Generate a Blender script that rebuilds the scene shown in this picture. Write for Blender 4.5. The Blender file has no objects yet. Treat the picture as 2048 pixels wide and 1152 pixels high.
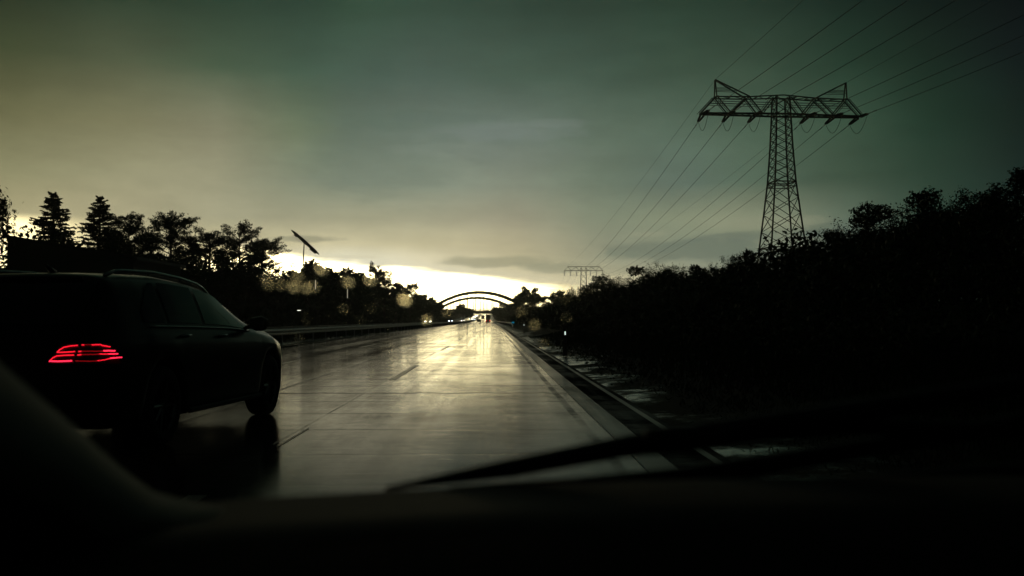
import bpy, bmesh, math, random
import numpy as np
from mathutils import Vector, Matrix, Euler
from mathutils.bvhtree import BVHTree
R = math.radians
random.seed(4)
S = bpy.context.scene
C = S.collection

# ------------------------------------------------------------------ camera
F = 1991.0                       # focal length in photo pixels (35 mm lens, 2048 px wide)
EYE = Vector((0, 0, 1.1))
cam_data = bpy.data.cameras.new("camera")
cam = bpy.data.objects.new("camera", cam_data)
C.objects.link(cam)
S.camera = cam
cam_data.sensor_width = 36.0
cam_data.lens = 36.0 * F / 2048
cam_data.clip_start = 0.05
cam_data.clip_end = 12000
cam.location = EYE
cam.rotation_euler = Euler((R(90 + 1.84), 0, R(-1.12)))
cam_data.dof.use_dof = True
cam_data.dof.focus_distance = 60
cam_data.dof.aperture_fstop = 4.0
CR = cam.rotation_euler.to_matrix()
S.cycles.use_denoising = True
S.cycles.max_bounces = 8
S.cycles.diffuse_bounces = 2
S.cycles.glossy_bounces = 4
S.cycles.transmission_bounces = 6
S.cycles.sample_clamp_indirect = 0
S.cycles.caustics_reflective = False

def at(px, py, Y):
    """point at forward distance Y seen at a place in the photo"""
    d = CR @ Vector(((px - 1024) / F, (576 - py) / F, -1))
    return EYE + d * (Y / d.y)

# ------------------------------------------------------------------ world: stormy evening sky
def lin(h):
    v = [int(h[i:i + 2], 16) / 255 for i in (0, 2, 4)]
    return tuple(c / 12.92 if c <= .04045 else ((c + .055) / 1.055) ** 2.4 for c in v)

W = bpy.data.worlds.new("World")
S.world = W
W.use_nodes = True
nt = W.node_tree
nt.nodes.clear()
def N(t, **k):
    n = nt.nodes.new(t)
    for a, b in k.items():
        setattr(n, a, b)
    return n
def L(a, b):
    nt.links.new(a, b)
def M(op, a, b=None, c=None, clamp=False):
    n = N('ShaderNodeMath', operation=op)
    n.use_clamp = clamp
    for i, v in enumerate((a, b, c)):
        if v is None:
            continue
        if isinstance(v, (int, float)):
            n.inputs[i].default_value = v
        else:
            L(v, n.inputs[i])
    return n.outputs[0]
tc = N('ShaderNodeTexCoord')
sep = N('ShaderNodeSeparateXYZ')
L(tc.outputs['Generated'], sep.inputs[0])
X_, Y_, Z_ = sep.outputs
az = M('ARCTAN2', X_, Y_)                         # 0 ahead, + to the right
el = M('ARCSINE', Z_)
def px_az(px):
    return math.atan((px - 985) / F)
def py_el(py):
    return math.atan((640 - py) / F)
tparam = M('MULTIPLY_ADD', az, 1 / (2 * math.pi), .5)
PX = [20, 250, 430, 610, 700, 850, 1024, 1200, 1350, 1500, 1700, 1850, 2040]
ROWS = [
 (645, "c9be8e c9be8e cfc08c e0d29c f0e2b0 e6dab2 e0d4a8 d0c69a a8a888 8a9280 69776a 40584a 1c302a"),
 (600, "d9cc98 d2c692 d9cc98 efe0aa f4e6b8 e8dcb2 e4d8b0 d8cda2 b0ae8c 90967e 69776a 40584a 1c302a"),
 (560, "ddd09c d2c692 e9dca8 fff2c8 fffbe0 fffbe4 fdf0c8 e8dcb0 a8a98c 8a9280 69776a 3c5446 1a2e28"),
 (525, "efe2ac dccf9c e9dca8 fff6d2 fffbe2 fff3cc d8cca2 a5a58a 989e86 8a9480 6a786a 385044 1a2e28"),
 (490, "eadca6 cbbf92 c9bf94 d9cea4 dfd4aa d2c79e c6bb96 969a82 848e78 8a9278 66756a 344c40 182c28"),
 (440, "b8ae82 b0a884 a9a586 a5a386 aaa88a a8a68a a49f86 88937c 8c957a 949a7e 607260 2e483a 162a26"),
 (370, "8f8c66 9e9a78 9f9c7e 848f7a 7f8c7c 828e7e 868f7e 6f806e 62766a 566c5a 405846 284234 142824"),
 (270, "6c6b48 807e5c 86856a 68795f 607164 6b7b70 6e7e74 607464 566c5c 4a6250 385240 1e3a2c 10221e"),
 (150, "3c462c 505a42 465c46 3e5a4a 425b4f 4a6056 4a6254 445c4e 3e5646 384e3e 223c2e 14281f 0c181a"),
 (20,  "1c2c20 263e2e 2a4536 2c473a 32503f 364f42 344c40 30463a 2c4436 263c30 142821 0d1c1a 080f12"),
]
def ramp(cols, interp='EASE'):
    n = N('ShaderNodeValToRGB')
    cr = n.color_ramp
    cr.interpolation = interp
    while len(cr.elements) > 1:
        cr.elements.remove(cr.elements[-1])
    cr.elements[0].position = cols[0][0]
    cr.elements[0].color = (*cols[0][1], 1)
    for p, c in cols[1:]:
        e = cr.elements.new(p)
        e.color = (*c, 1)
    L(tparam, n.inputs[0])
    return n.outputs[0]
DARK = (.0045, .0075, .006)
prev = None
pel = None
for py, cs in ROWS:
    cs = [lin(c) for c in cs.split()]
    st = [(0, DARK), (.25, DARK), (.5 - 48 / 360, tuple(.6 * a for a in cs[0]))]
    st += [(.5 + px_az(p) / (2 * math.pi), c) for p, c in zip(PX, cs)]
    st += [(.5 + 45 / 360, (.006, .011, .010)), (.75, DARK), (1, DARK)]
    col = ramp(st, 'LINEAR')
    e = py_el(py)
    if prev is None:
        prev = col
    else:
        mr = N('ShaderNodeMapRange')
        mr.inputs['From Min'].default_value = pel
        mr.inputs['From Max'].default_value = e
        L(el, mr.inputs['Value'])
        mx = N('ShaderNodeMix', data_type='RGBA')
        L(mr.outputs[0], mx.inputs[0])
        L(prev, mx.inputs[6])
        L(col, mx.inputs[7])
        prev = mx.outputs[2]
    pel = e
# above the frame the storm cloud is a dull grey green
mr = N('ShaderNodeMapRange')
mr.inputs['From Min'].default_value = pel
mr.inputs['From Max'].default_value = R(40)
L(el, mr.inputs['Value'])
mx = N('ShaderNodeMix', data_type='RGBA')
L(mr.outputs[0], mx.inputs[0])
L(prev, mx.inputs[6])
mx.inputs[7].default_value = (*DARK, 1)
sky = mx.outputs[2]
# cloud texture in azimuth / elevation
def skynoise(sx, sy, scale, detail, off=0, rough=.55):
    cb = N('ShaderNodeCombineXYZ')
    L(M('MULTIPLY', az, sx), cb.inputs[0])
    L(M('MULTIPLY', el, sy), cb.inputs[1])
    cb.inputs[2].default_value = off
    n = N('ShaderNodeTexNoise')
    n.inputs['Scale'].default_value = scale
    n.inputs['Detail'].default_value = detail
    n.inputs['Roughness'].default_value = rough
    L(cb.outputs[0], n.inputs['Vector'])
    return n.outputs['Fac']
def mrange(v, a, b, c, d, smooth=False):
    n = N('ShaderNodeMapRange')
    if smooth:
        n.interpolation_type = 'SMOOTHSTEP'
    for k, x in zip(('From Min', 'From Max', 'To Min', 'To Max'), (a, b, c, d)):
        n.inputs[k].default_value = x
    L(v, n.inputs['Value'])
    return n.outputs[0]
def scale_col(col, f):
    n = N('ShaderNodeVectorMath', operation='SCALE')
    L(col, n.inputs[0])
    L(f, n.inputs['Scale'])
    return n.outputs[0]
soft = mrange(skynoise(1, 2.0, 5, 5, 2.2), .3, .7, .86, 1.15)
soft2 = mrange(skynoise(1, 4.0, 12, 4, 7.0), .3, .7, .94, 1.06)
soft3 = mrange(skynoise(1.3, 3.0, 30, 6, 1.0, .7), .3, .7, .955, 1.045)
sky = scale_col(sky, M('MULTIPLY', M('MULTIPLY', soft, soft2), M('MULTIPLY', soft3, mrange(el, py_el(300), py_el(0), 1, .84))))
wob = M('MULTIPLY_ADD', skynoise(1, 3, 22, 6, 3.3, .65), 2.2, -1.1)
CLOUDS = [  # px, py, half width, half height (photo px), depth, colour
    (620, 481, 62, 7, .8, "99977c"), (560, 536, 60, 5, .35, "cfc49a"), (1000, 524, 125, 12, .75, "a8a587"),
    (1110, 534, 90, 12, .7, "9c9e84"), (1530, 452, 110, 14, .5, "989c80"), (1300, 470, 60, 8, .4, "a0a286"), (1390, 500, 170, 24, .7, "67766a"), (1470, 478, 90, 10, .5, "66746a"), (1240, 512, 60, 9, .4, "84907c"),
    (1640, 474, 50, 7, .7, "56665c"), (1255, 540, 90, 10, .35, "93967e"), (1500, 472, 60, 7, .5, "6a7868"), (800, 240, 150, 22, .35, "52695c"),
    (930, 280, 130, 30, .3, "5e7068"), (700, 515, 60, 4, .3, "d8cca0"), (1010, 262, 150, 18, .3, "7e8986"), (900, 300, 120, 16, .35, "849084"), (1100, 245, 90, 10, .3, "7c8782"), (880, 235, 110, 10, .35, "5c6e66"), (1060, 310, 160, 22, .25, "6a766c"),
    (760, 330, 160, 70, .22, "5a7064")]
for px, py, hw, hh, dep, c in CLOUDS:
    dx = M('MULTIPLY', M('SUBTRACT', az, px_az(px)), F / hw)
    dy = M('MULTIPLY', M('SUBTRACT', el, py_el(py)), F / hh)
    r = M('SQRT', M('ADD', M('MULTIPLY', dx, dx), M('MULTIPLY', dy, dy)))
    r = M('ADD', r, wob)
    f = mrange(r, .55, 1.25, dep, 0, True)
    mx = N('ShaderNodeMix', data_type='RGBA')
    L(f, mx.inputs[0])
    L(sky, mx.inputs[6])
    mx.inputs[7].default_value = (*lin(c), 1)
    sky = mx.outputs[2]
# the gap of clear sky under the cloud bank, brighter than the camera can hold
slope = M('MULTIPLY_ADD', M('SUBTRACT', az, px_az(620)), .10, el)
edge = M('MULTIPLY_ADD', skynoise(1, 6, 16, 6, 11.0, .6), R(1.1), M('ADD', slope, R(-.55)))
up = mrange(edge, py_el(542), py_el(510), 1, 0, True)
lo = mrange(el, py_el(625), py_el(575), .3, 1, True)
side = M('MULTIPLY', mrange(az, px_az(330), px_az(600), 0, 1, True), mrange(az, px_az(930), px_az(1230), 1, 0, True))
gl = M('MULTIPLY', M('MULTIPLY', up, lo), side)
streak = mrange(skynoise(1, 14, 9, 5, 5.0), .35, .7, 1.0, .72)
left = M('MULTIPLY', M('MULTIPLY', M('MULTIPLY', mrange(az, px_az(-260), px_az(-20), 0, 1, True), mrange(az, px_az(20), px_az(230), 1, 0, True)), mrange(el, py_el(470), py_el(445), 1, 0, True)), .12)
gl = M('ADD', M('MULTIPLY', gl, streak), left)
add = N('ShaderNodeVectorMath', operation='MULTIPLY_ADD')
add.inputs[0].default_value = (15.5, 12.5, 5.8)
L(gl, add.inputs[1])
L(sky, add.inputs[2])
sky = add.outputs[0]
bg = N('ShaderNodeBackground')
bg.inputs['Strength'].default_value = 1.0
hs = N('ShaderNodeHueSaturation')
hs.inputs['Saturation'].default_value = .92
L(sky, hs.inputs['Color'])
L(hs.outputs[0], bg.inputs['Color'])
wo = N('ShaderNodeOutputWorld')
L(bg.outputs[0], wo.inputs['Surface'])
W.cycles.sampling_method = 'MANUAL'
W.cycles.sample_map_resolution = 2048

# the sun, low behind the cloud bank ahead and to the left
sun_d = bpy.data.lights.new("sun", 'SUN')
sun_d.energy = .012
sun_d.angle = R(10)
sun_d.color = (1, .86, .58)
sun = bpy.data.objects.new("sun", sun_d)
C.objects.link(sun)
sdir = Vector((math.sin(R(-7)) * math.cos(R(4)), math.cos(R(-7)) * math.cos(R(4)), math.sin(R(4))))
sun.rotation_euler = sdir.to_track_quat('Z', 'Y').to_euler()
S.view_settings.view_transform = 'Standard'
S.view_settings.look = 'None'
S.view_settings.exposure = 0
S.view_settings.gamma = 1

# ------------------------------------------------------------------ materials
def mat(name, col, rough=.6, metal=0, spec=.5, emit=None, es=0, trans=0, ior=1.45, coat=0, var=0, vs=6):
    m = bpy.data.materials.new(name)
    m.use_nodes = True
    b = m.node_tree.nodes['Principled BSDF']
    b.inputs['Base Color'].default_value = (*col, 1)
    b.inputs['Roughness'].default_value = rough
    b.inputs['Metallic'].default_value = metal
    b.inputs['Specular IOR Level'].default_value = spec
    b.inputs['IOR'].default_value = ior
    b.inputs['Transmission Weight'].default_value = trans
    b.inputs['Coat Weight'].default_value = coat
    b.inputs['Coat Roughness'].default_value = .03
    if emit:
        b.inputs['Emission Color'].default_value = (*emit, 1)
        b.inputs['Emission Strength'].default_value = es
    if var:
        t = m.node_tree
        tx = t.nodes.new('ShaderNodeTexCoord')
        n = t.nodes.new('ShaderNodeTexNoise')
        n.inputs['Scale'].default_value = vs
        n.inputs['Detail'].default_value = 5
        t.links.new(tx.outputs['Object'], n.inputs['Vector'])
        r = t.nodes.new('ShaderNodeMapRange')
        r.inputs['From Min'].default_value = .3
        r.inputs['From Max'].default_value = .7
        r.inputs['To Min'].default_value = 1 - var
        r.inputs['To Max'].default_value = 1 + var
        t.links.new(n.outputs['Fac'], r.inputs['Value'])
        v = t.nodes.new('ShaderNodeVectorMath')
        v.operation = 'SCALE'
        v.inputs[0].default_value = col
        t.links.new(r.outputs[0], v.inputs['Scale'])
        t.links.new(v.outputs[0], b.inputs['Base Color'])
    return m
PAINT = mat('car_paint', (.003, .004, .004), .3, spec=.12, coat=.10, var=.2, vs=2)
GLASSD = mat('tinted_glass', (.004, .005, .005), .04, spec=.35, var=.1)
CHROME = mat('chrome_trim', (.35, .36, .35), .22, metal=1, var=.1)
RUBBER = mat('rubber', (.012, .012, .012), .8, var=.3, vs=20)
ALLOY = mat('alloy', (.18, .18, .18), .35, metal=1, var=.2)
REDLED = mat('red_light', (.3, .0, .01), .4, emit=(1, .012, .03), es=1.5)
REDHOT = mat('red_light_bright', (.3, .0, .01), .4, emit=(1, .02, .06), es=2.6)
REDDIM = mat('red_light_dim', (.2, .0, .01), .4, emit=(1, .01, .02), es=.28)
LENSRED = mat('red_lens', (.02, .001, .001), .2, coat=.3, var=.2)
HEADL = mat('headlight_lit', (.9, .9, .9), .3, emit=(1, .93, .78), es=12)
HEADB = mat('headlight_cool', (.9, .9, .9), .3, emit=(.78, .86, 1), es=12)
TAILFAR = mat('tail_lamp_lit', (.5, .02, .02), .3, emit=(1, .05, .04), es=7)
STEEL = mat('galvanised_steel', (.20, .21, .21), .42, metal=.7, var=.25, vs=3)
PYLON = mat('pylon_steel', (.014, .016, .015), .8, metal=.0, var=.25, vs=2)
WIRE = mat('wire', (.02, .022, .022), .7, var=.1)
INSUL = mat('insulator', (.03, .022, .02), .3, var=.2)
CONC = mat('bridge_concrete', (.16, .16, .14), .8, var=.2, vs=.5)
BRIDGE = mat('bridge_steel', (.06, .065, .05), .6, var=.2, vs=.3)
BARK = mat('bark', (.045, .035, .025), .9, var=.3, vs=8)
LEAF = [mat('leaves', (.028, .045, .014), .75, spec=.25, var=.35, vs=1.5),
        mat('needles', (.016, .028, .012), .8, spec=.2, var=.3, vs=2),
        mat('pale_leaves', (.035, .05, .018), .75, spec=.25, var=.35, vs=1.2)]
WALL = mat('rendered_wall', (.10, .095, .08), .85, var=.15, vs=1)
ROOF = mat('roof_sheet', (.05, .045, .04), .7, var=.2, vs=3)
WHITE = mat('white_plastic', (.62, .62, .58), .5, var=.08)
BLACKP = mat('black_plastic', (.008, .008, .008), .6, var=.3, vs=10)
TRIM = mat('pillar_trim', (.17, .18, .15), .85, var=.15, vs=12)
DASH = mat('dashboard_vinyl', (.012, .013, .012), .85, spec=.2, var=.3, vs=25)
REFL = mat('glowing_reflector', (.8, .8, .8), .3, emit=(.85, 1, .9), es=.8)  # self-glow in place of headlight beams thrown back, no lamp shines here
BLUE = mat('glowing_blue_sheet', (.0, .12, .35), .4, emit=(.0, .35, .6), es=.45)  # emission stands in for headlight returned by the retroreflective sheet
LAMP = mat('street_lamp_lit', (.9, .9, .8), .4, emit=(1, .95, .8), es=2.2)
WATER = mat('water', (1, .92, .66), .0, trans=1, ior=1.33)
LORRY = mat('lorry_tarpaulin', (.10, .09, .06), .6, var=.2, vs=.6)
PANE = bpy.data.materials.new('windscreen_glass')
PANE.use_nodes = True
_t = PANE.node_tree
_t.nodes.clear()
_tr = _t.nodes.new('ShaderNodeBsdfTransparent')
_tr.inputs[0].default_value = (.97, .98, .97, 1)
_o = _t.nodes.new('ShaderNodeOutputMaterial')
_t.links.new(_tr.outputs[0], _o.inputs[0])

# ------------------------------------------------------------------ mesh helpers
def tag(o, label=None, cat=None, group=None, kind=None):
    for k, v in (('label', label), ('category', cat), ('group', group), ('kind', kind)):
        if v:
            o[k] = v
    return o
def empty(name, loc=(0, 0, 0), rz=0, **k):
    o = bpy.data.objects.new(name, None)
    o.location = loc
    o.rotation_euler = (0, 0, rz)
    o.empty_display_size = .2
    C.objects.link(o)
    return tag(o, **k)
class MB:
    def __init__(s):
        s.v, s.f = [], []
    def add(s, vs, fs):
        b = len(s.v)
        s.v += [tuple(v) for v in vs]
        s.f += [tuple(i + b for i in f) for f in fs]
        return s
    def box(s, c, d, m=None):
        x, y, z = (a / 2 for a in d)
        vs = [Vector((i, j, k)) for i in (-x, x) for j in (-y, y) for k in (-z, z)]
        if m is not None:
            vs = [m @ v for v in vs]
        vs = [v + Vector(c) for v in vs]
        return s.add(vs, [(0, 1, 3, 2), (4, 6, 7, 5), (0, 4, 5, 1), (2, 3, 7, 6), (0, 2, 6, 4), (1, 5, 7, 3)])
    def tube(s, pts, r, n=6, cap=True, sx=1, sz=1):
        pts = [Vector(p) for p in pts]
        rs = r if isinstance(r, (list, tuple)) else [r] * len(pts)
        vs, fs = [], []
        up = Vector((0, 0, 1))
        for i, p in enumerate(pts):
            t = (pts[min(i + 1, len(pts) - 1)] - pts[max(i - 1, 0)]).normalized()
            u = up if abs(t.z) < .95 else Vector((1, 0, 0))
            a = t.cross(u).normalized()
            b = a.cross(t).normalized()
            for k in range(n):
                w = 2 * math.pi * (k + .5) / n
                vs.append(p + (a * math.cos(w) * sx + b * math.sin(w) * sz) * rs[i])
        for i in range(len(pts) - 1):
            for k in range(n):
                fs.append((i * n + k, i * n + (k + 1) % n, (i + 1) * n + (k + 1) % n, (i + 1) * n + k))
        if cap:
            fs.append(tuple(range(n))[::-1])
            fs.append(tuple((len(pts) - 1) * n + k for k in range(n)))
        return s.add(vs, fs)
    def grid(s, rows):
        n = len(rows[0])
        vs = [v for r in rows for v in r]
        fs = [(i * n + j, i * n + j + 1, (i + 1) * n + j + 1, (i + 1) * n + j)
              for i in range(len(rows) - 1) for j in range(n - 1)]
        return s.add(vs, fs)
    def build(s, name, m, parent=None, smooth=False, loc=None):
        me = bpy.data.meshes.new(name)
        me.from_pydata(s.v, [], s.f)
        me.materials.append(m)
        if smooth:
            me.polygons.foreach_set('use_smooth', [True] * len(me.polygons))
        me.update()
        o = bpy.data.objects.new(name, me)
        C.objects.link(o)
        if parent:
            o.parent = parent
        if loc:
            o.location = loc
        return o
def copy_tree(o, parent=None):
    c = o.copy()
    C.objects.link(c)
    c.parent = parent
    for ch in list(o.children):
        copy_tree(ch, c)
    return c
def fix_normals(o):
    bm = bmesh.new()
    bm.from_mesh(o.data)
    bmesh.ops.recalc_face_normals(bm, faces=bm.faces)
    bm.to_mesh(o.data)
    bm.free()
    return o

# ------------------------------------------------------------------ terrain and road
def zprof(y):
    return 1.25e-5 * (min(y, 1250) - 450) ** 2 * (y > 450) + (.0 if y < 1250 else min((y - 1250) * .006, 6))
def xoff(y):
    return -.0042 * max(0, y - 180) + (-.00012 * (y - 180) ** 2 * 0)
YS = [-30, -15, -5] + list(np.arange(0, 60, 2.5)) + list(np.arange(60, 200, 10)) + list(np.arange(200, 1300, 25)) + \
     [1300, 1400, 1500, 1700, 2000, 2400]
YS = [float(y) for y in YS]
def bank(xr, y):
    """ground height to the side of the road, xr measured from the road's own line"""
    z = 0
    if xr > 2.6:
        t = min(1, (xr - 2.6) / 9)
        z = .0 + 1.5 * t * t * (3 - 2 * t) - .05 * math.sin(min(1, (xr - 2.6) / 1.5) * math.pi)
    if xr < -25:
        t = min(1, (-25 - xr) / 8)
        z = .8 * t * t * (3 - 2 * t)
    return z
def ground_z(x, y):
    return zprof(y) + bank(x - xoff(y), y)
def nmat(name):
    m = bpy.data.materials.new(name)
    m.use_nodes = True
    t = m.node_tree
    b = t.nodes['Principled BSDF']
    def nd(ty, **k):
        n = t.nodes.new(ty)
        for a, c in k.items():
            setattr(n, a, c)
        return n
    def lk(a, c):
        t.links.new(a, c)
    def noise(scale, sc, detail=5, rough=.6, off=0):
        tx = nd('ShaderNodeTexCoord')
        mp = nd('ShaderNodeMapping')
        mp.inputs['Scale'].default_value = sc
        mp.inputs['Location'].default_value = (off, off * .7, 0)
        lk(tx.outputs['Object'], mp.inputs[0])
        n = nd('ShaderNodeTexNoise')
        n.inputs['Scale'].default_value = scale
        n.inputs['Detail'].default_value = detail
        n.inputs['Roughness'].default_value = rough
        lk(mp.outputs[0], n.inputs['Vector'])
        return n.outputs['Fac']
    def rng(v, a, b2, c, d, smooth=False):
        n = nd('ShaderNodeMapRange')
        if smooth:
            n.interpolation_type = 'SMOOTHSTEP'
        for k, x in zip(('From Min', 'From Max', 'To Min', 'To Max'), (a, b2, c, d)):
            n.inputs[k].default_value = x
        lk(v, n.inputs['Value'])
        return n.outputs[0]
    def ma(op, a, b2=0., c=0., clamp=False):
        n = nd('ShaderNodeMath', operation=op)
        n.use_clamp = clamp
        for i, v in enumerate((a, b2, c)):
            if isinstance(v, (int, float)):
                n.inputs[i].default_value = v
            else:
                lk(v, n.inputs[i])
        return n.outputs[0]
    return m, t, b, nd, lk, noise, rng, ma

def road_material(name, base, rough0, rough1, joints=True, dry=.45):
    m, t, b, nd, lk, noise, rng, ma = nmat(name)
    tx = nd('ShaderNodeTexCoord')
    sp = nd('ShaderNodeSeparateXYZ')
    lk(tx.outputs['Object'], sp.inputs[0])
    x, y = sp.outputs[0], sp.outputs[1]
    wet = rng(noise(1, (2.1, .03, 1), 5, .65, 3), .36, .64, 0, 1, True)      # long streaks of thinner film
    patch = noise(1, (.8, .5, 1), 6, .7, 8)
    cross = noise(1, (.9, 16, 1), 6, .7, 9)                                 # ripples across the lane
    fine = noise(60, (1, 1, 1), 3, .6)
    big = noise(1, (.12, .5, 1), 3, .5, 4)
    # wheel tracks along the lanes
    tracks = nd('ShaderNodeMath', operation='SINE')
    lk(ma('MULTIPLY', x, 2 * math.pi / 1.72), tracks.inputs[0])
    trk = rng(tracks.outputs[0], -1, 1, 0, 1)
    rough = ma('ADD', rough0, ma('MULTIPLY', wet, (rough1 - rough0) * .6))
    rough = ma('ADD', rough, ma('MULTIPLY', trk, (rough1 - rough0) * .4))
    rough = ma('ADD', rough, ma('MULTIPLY', rng(cross, .35, .65, -.5, .5), .06))
    rough = ma('ADD', rough, ma('MULTIPLY', rng(patch, .35, .65, -.5, .5), .05))
    dark = rng(noise(1, (1.2, .35, 1), 5, .6, 6), .3, .7, .75, 1.25)
    line = None
    if joints:
        # cross joints every 5 m, a little wavy, and long joints
        w = ma('MULTIPLY_ADD', noise(1, (2.2, .3, 1), 6, .65, 2), .42, ma('MULTIPLY_ADD', noise(1, (.01, .6, 1), 2, .5, 31), 1.6, y))
        fr = ma('ABSOLUTE', ma('SUBTRACT', ma('FRACT', ma('MULTIPLY', w, 1 / 1.7)), .5))
        j1 = rng(fr, .004, .030, 1, 0, True)
        xs = None
        for jx, jw in ((.95, .028), (-1.93, .006), (-3.35, .022), (-5.35, .008), (-7.1, .008)):
            wx = ma('MULTIPLY_ADD', noise(1, (.05, .5, 1), 3, .6, jx), .08, x)
            d = ma('ABSOLUTE', ma('SUBTRACT', wx, jx + .04))
            v = rng(d, jw, jw * 2.2, 1, 0, True)
            xs = v if xs is None else ma('MAXIMUM', xs, v)
        brk = rng(noise(1, (1, .9, 1), 6, .7, 12), .4, .62, .1, .7)
        line = ma('MAXIMUM', ma('MULTIPLY', j1, rng(noise(1, (.5, .8, 1), 5, .6, 17), .4, .65, .15, .75)), ma('MULTIPLY', xs, brk))
        rough = ma('ADD', rough, ma('MULTIPLY', line, .2))
        dark = ma('MULTIPLY', dark, rng(line, 0, 1, 1, .45))
    sc = nd('ShaderNodeVectorMath', operation='SCALE')
    sc.inputs[0].default_value = base
    lk(dark, sc.inputs['Scale'])
    lk(sc.outputs[0], b.inputs['Base Color'])
    lk(rough, b.inputs['Roughness'])
    b.inputs['IOR'].default_value = 1.33
    b.inputs['Specular IOR Level'].default_value = .055
    hgt = ma('ADD', ma('MULTIPLY', cross, .0018), ma('MULTIPLY', fine, .0004))
    hgt = ma('ADD', hgt, ma('MULTIPLY', big, .004))
    if line is not None:
        hgt = ma('SUBTRACT', hgt, ma('MULTIPLY', line, .003))
    bp = nd('ShaderNodeBump')
    bp.inputs['Strength'].default_value = .55
    bp.inputs['Distance'].default_value = 1.0
    lk(hgt, bp.inputs['Height'])
    lk(bp.outputs[0], b.inputs['Normal'])
    # the stones standing proud of the water film do not mirror
    df = nd('ShaderNodeBsdfDiffuse')
    lk(sc.outputs[0], df.inputs['Color'])
    ms = nd('ShaderNodeMixShader')
    bl = noise(1, (.45, .28, 1), 6, .7, 23)
    rip = noise(1, (1.6, 26, 1), 4, .7, 27)
    dm = ma('MULTIPLY', rng(bl, .35, .65, .6, 1.45), ma('MULTIPLY', rng(patch, .3, .7, .85, 1.15), rng(rip, .3, .7, .72, 1.28)))
    # thin dry lines beside the wheel tracks, running on with the lanes
    lanes = rng(noise(1, (1.6, .012, 1), 4, .6, 41), .38, .64, .82, 1.22, True)
    dm = ma('MULTIPLY', ma('MULTIPLY', dm, lanes), dry)
    if line is not None:
        dm = ma('ADD', dm, ma('MULTIPLY', line, .4))
    lk(ma('MULTIPLY', dm, 1.0, 0, True), ms.inputs[0])
    lk(b.outputs[0], ms.inputs[1])
    lk(df.outputs[0], ms.inputs[2])
    lk(ms.outputs[0], t.nodes['Material Output'].inputs['Surface'])
    return m
ROADM = road_material('wet_concrete', (.024, .024, .019), .04, .13, True, .34)
ASPH = road_material('wet_asphalt', (.02, .021, .02), .26, .44, False, .74)
LINEM = road_material('wet_road_paint', (.30, .30, .26), .14, .26, False, .5)

gm, t, b, nd, lk, noise, rng, ma = nmat('wet_verge')
n1 = noise(1, (1.1, .9, 1), 10, .78, 5)
n3 = noise(1, (.25, .35, 1), 4, .6, 21)
n1 = ma('MULTIPLY_ADD', n3, .5, ma('MULTIPLY_ADD', n1, .7, -.1))
n2 = noise(14, (1, 1, 1), 6, .7)
tx = nd('ShaderNodeTexCoord')
sp = nd('ShaderNodeSeparateXYZ')
lk(tx.outputs['Object'], sp.inputs[0])
near = rng(sp.outputs[0], 1.6, 4.8, .10, -.12)
pud = rng(ma('ADD', n1, near), .50, .62, 0, 1, True)
mx = nd('ShaderNodeMix', data_type='RGBA')
lk(n2, mx.inputs[0])
mx.inputs[6].default_value = (.012, .014, .006, 1)
mx.inputs[7].default_value = (.035, .034, .016, 1)
lk(mx.outputs[2], b.inputs['Base Color'])
lk(rng(pud, 0, 1, .9, .2), b.inputs['Roughness'])
lk(rng(pud, 0, 1, .1, .3), b.inputs['Specular IOR Level'])
bp = nd('ShaderNodeBump')
bp.inputs['Strength'].default_value = .5
bp.inputs['Distance'].default_value = 1
lk(ma('MULTIPLY', ma('MULTIPLY', n2, ma('SUBTRACT', 1.04, pud)), .03), bp.inputs['Height'])
lk(bp.outputs[0], b.inputs['Normal'])
VERGE = gm

XG = [-1800, -1000, -400, -150, -80, -45, -33, -30, -27, -25, -24.3, -12.6, -10.6, -9.6, 1.84, 2.6, 3.2, 4.1, 5.6, 7.5, 9.5, 11.6, 14, 25, 60, 150, 500, 1000, 1800]
g = MB()
rows = []
for y in YS:
    r = []
    for x in XG:
        z = zprof(y) + bank(x, y)
        if -24.2 > x > -25 or -12.7 < x < -10 or x > 1.8:
            z -= .01
        if -9.6 <= x <= 1.84 or x in (-24.3, -12.6):
            z -= .05
        r.append((x + xoff(y), y, z))
    rows.append(r)
g.grid(rows)
o = g.build('ground', VERGE)
tag(o, kind='structure')
def strip(name, x0, x1, dz, m, y0=-30, y1=2400, wob=0):
    g = MB()
    ys = [y for y in YS if y0 < y < y1]
    ys = [y0] + ys + [y1]
    nx = 1
    g.grid([[(x0 + xoff(y), y, zprof(y) + dz), (x1 + xoff(y), y, zprof(y) + dz)] for y in ys])
    return g
tag(strip('road', -9.3, 1.38, 0, ROADM).build('road', ROADM), kind='structure')
tag(strip('x', 1.38, 1.86, .004, ASPH).build('asphalt_road_edge', ASPH), kind='structure')
tag(strip('x', -24.0, -12.8, -.0, ROADM).build('opposite_road', ROADM), kind='structure')
ml = MB()
for part in (strip('x', 1.13, 1.365, .005, LINEM), strip('x', 1.70, 1.77, .009, LINEM), strip('x', -8.95, -8.75, .005, LINEM),
             strip('x', -23.5, -23.3, .005, LINEM), strip('x', -13.5, -13.3, .005, LINEM)):
    ml.add(part.v, part.f)
y = .3
while y < 900:
    for X in (-1.84, -5.28, -17, -20.2):
        q = strip('x', X - .06, X + .06, .005, LINEM, y + (X < -3) * 3, y + 6 + (X < -3) * 3)
        ml.add(q.v, q.f)
    y += 18
y = 6.0
q = strip('x', -1.875, -1.855, .006, LINEM, 8.7, 10.2)
ml.add(q.v, q.f)
tag(ml.build('road_markings', LINEM), kind='structure')

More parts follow.
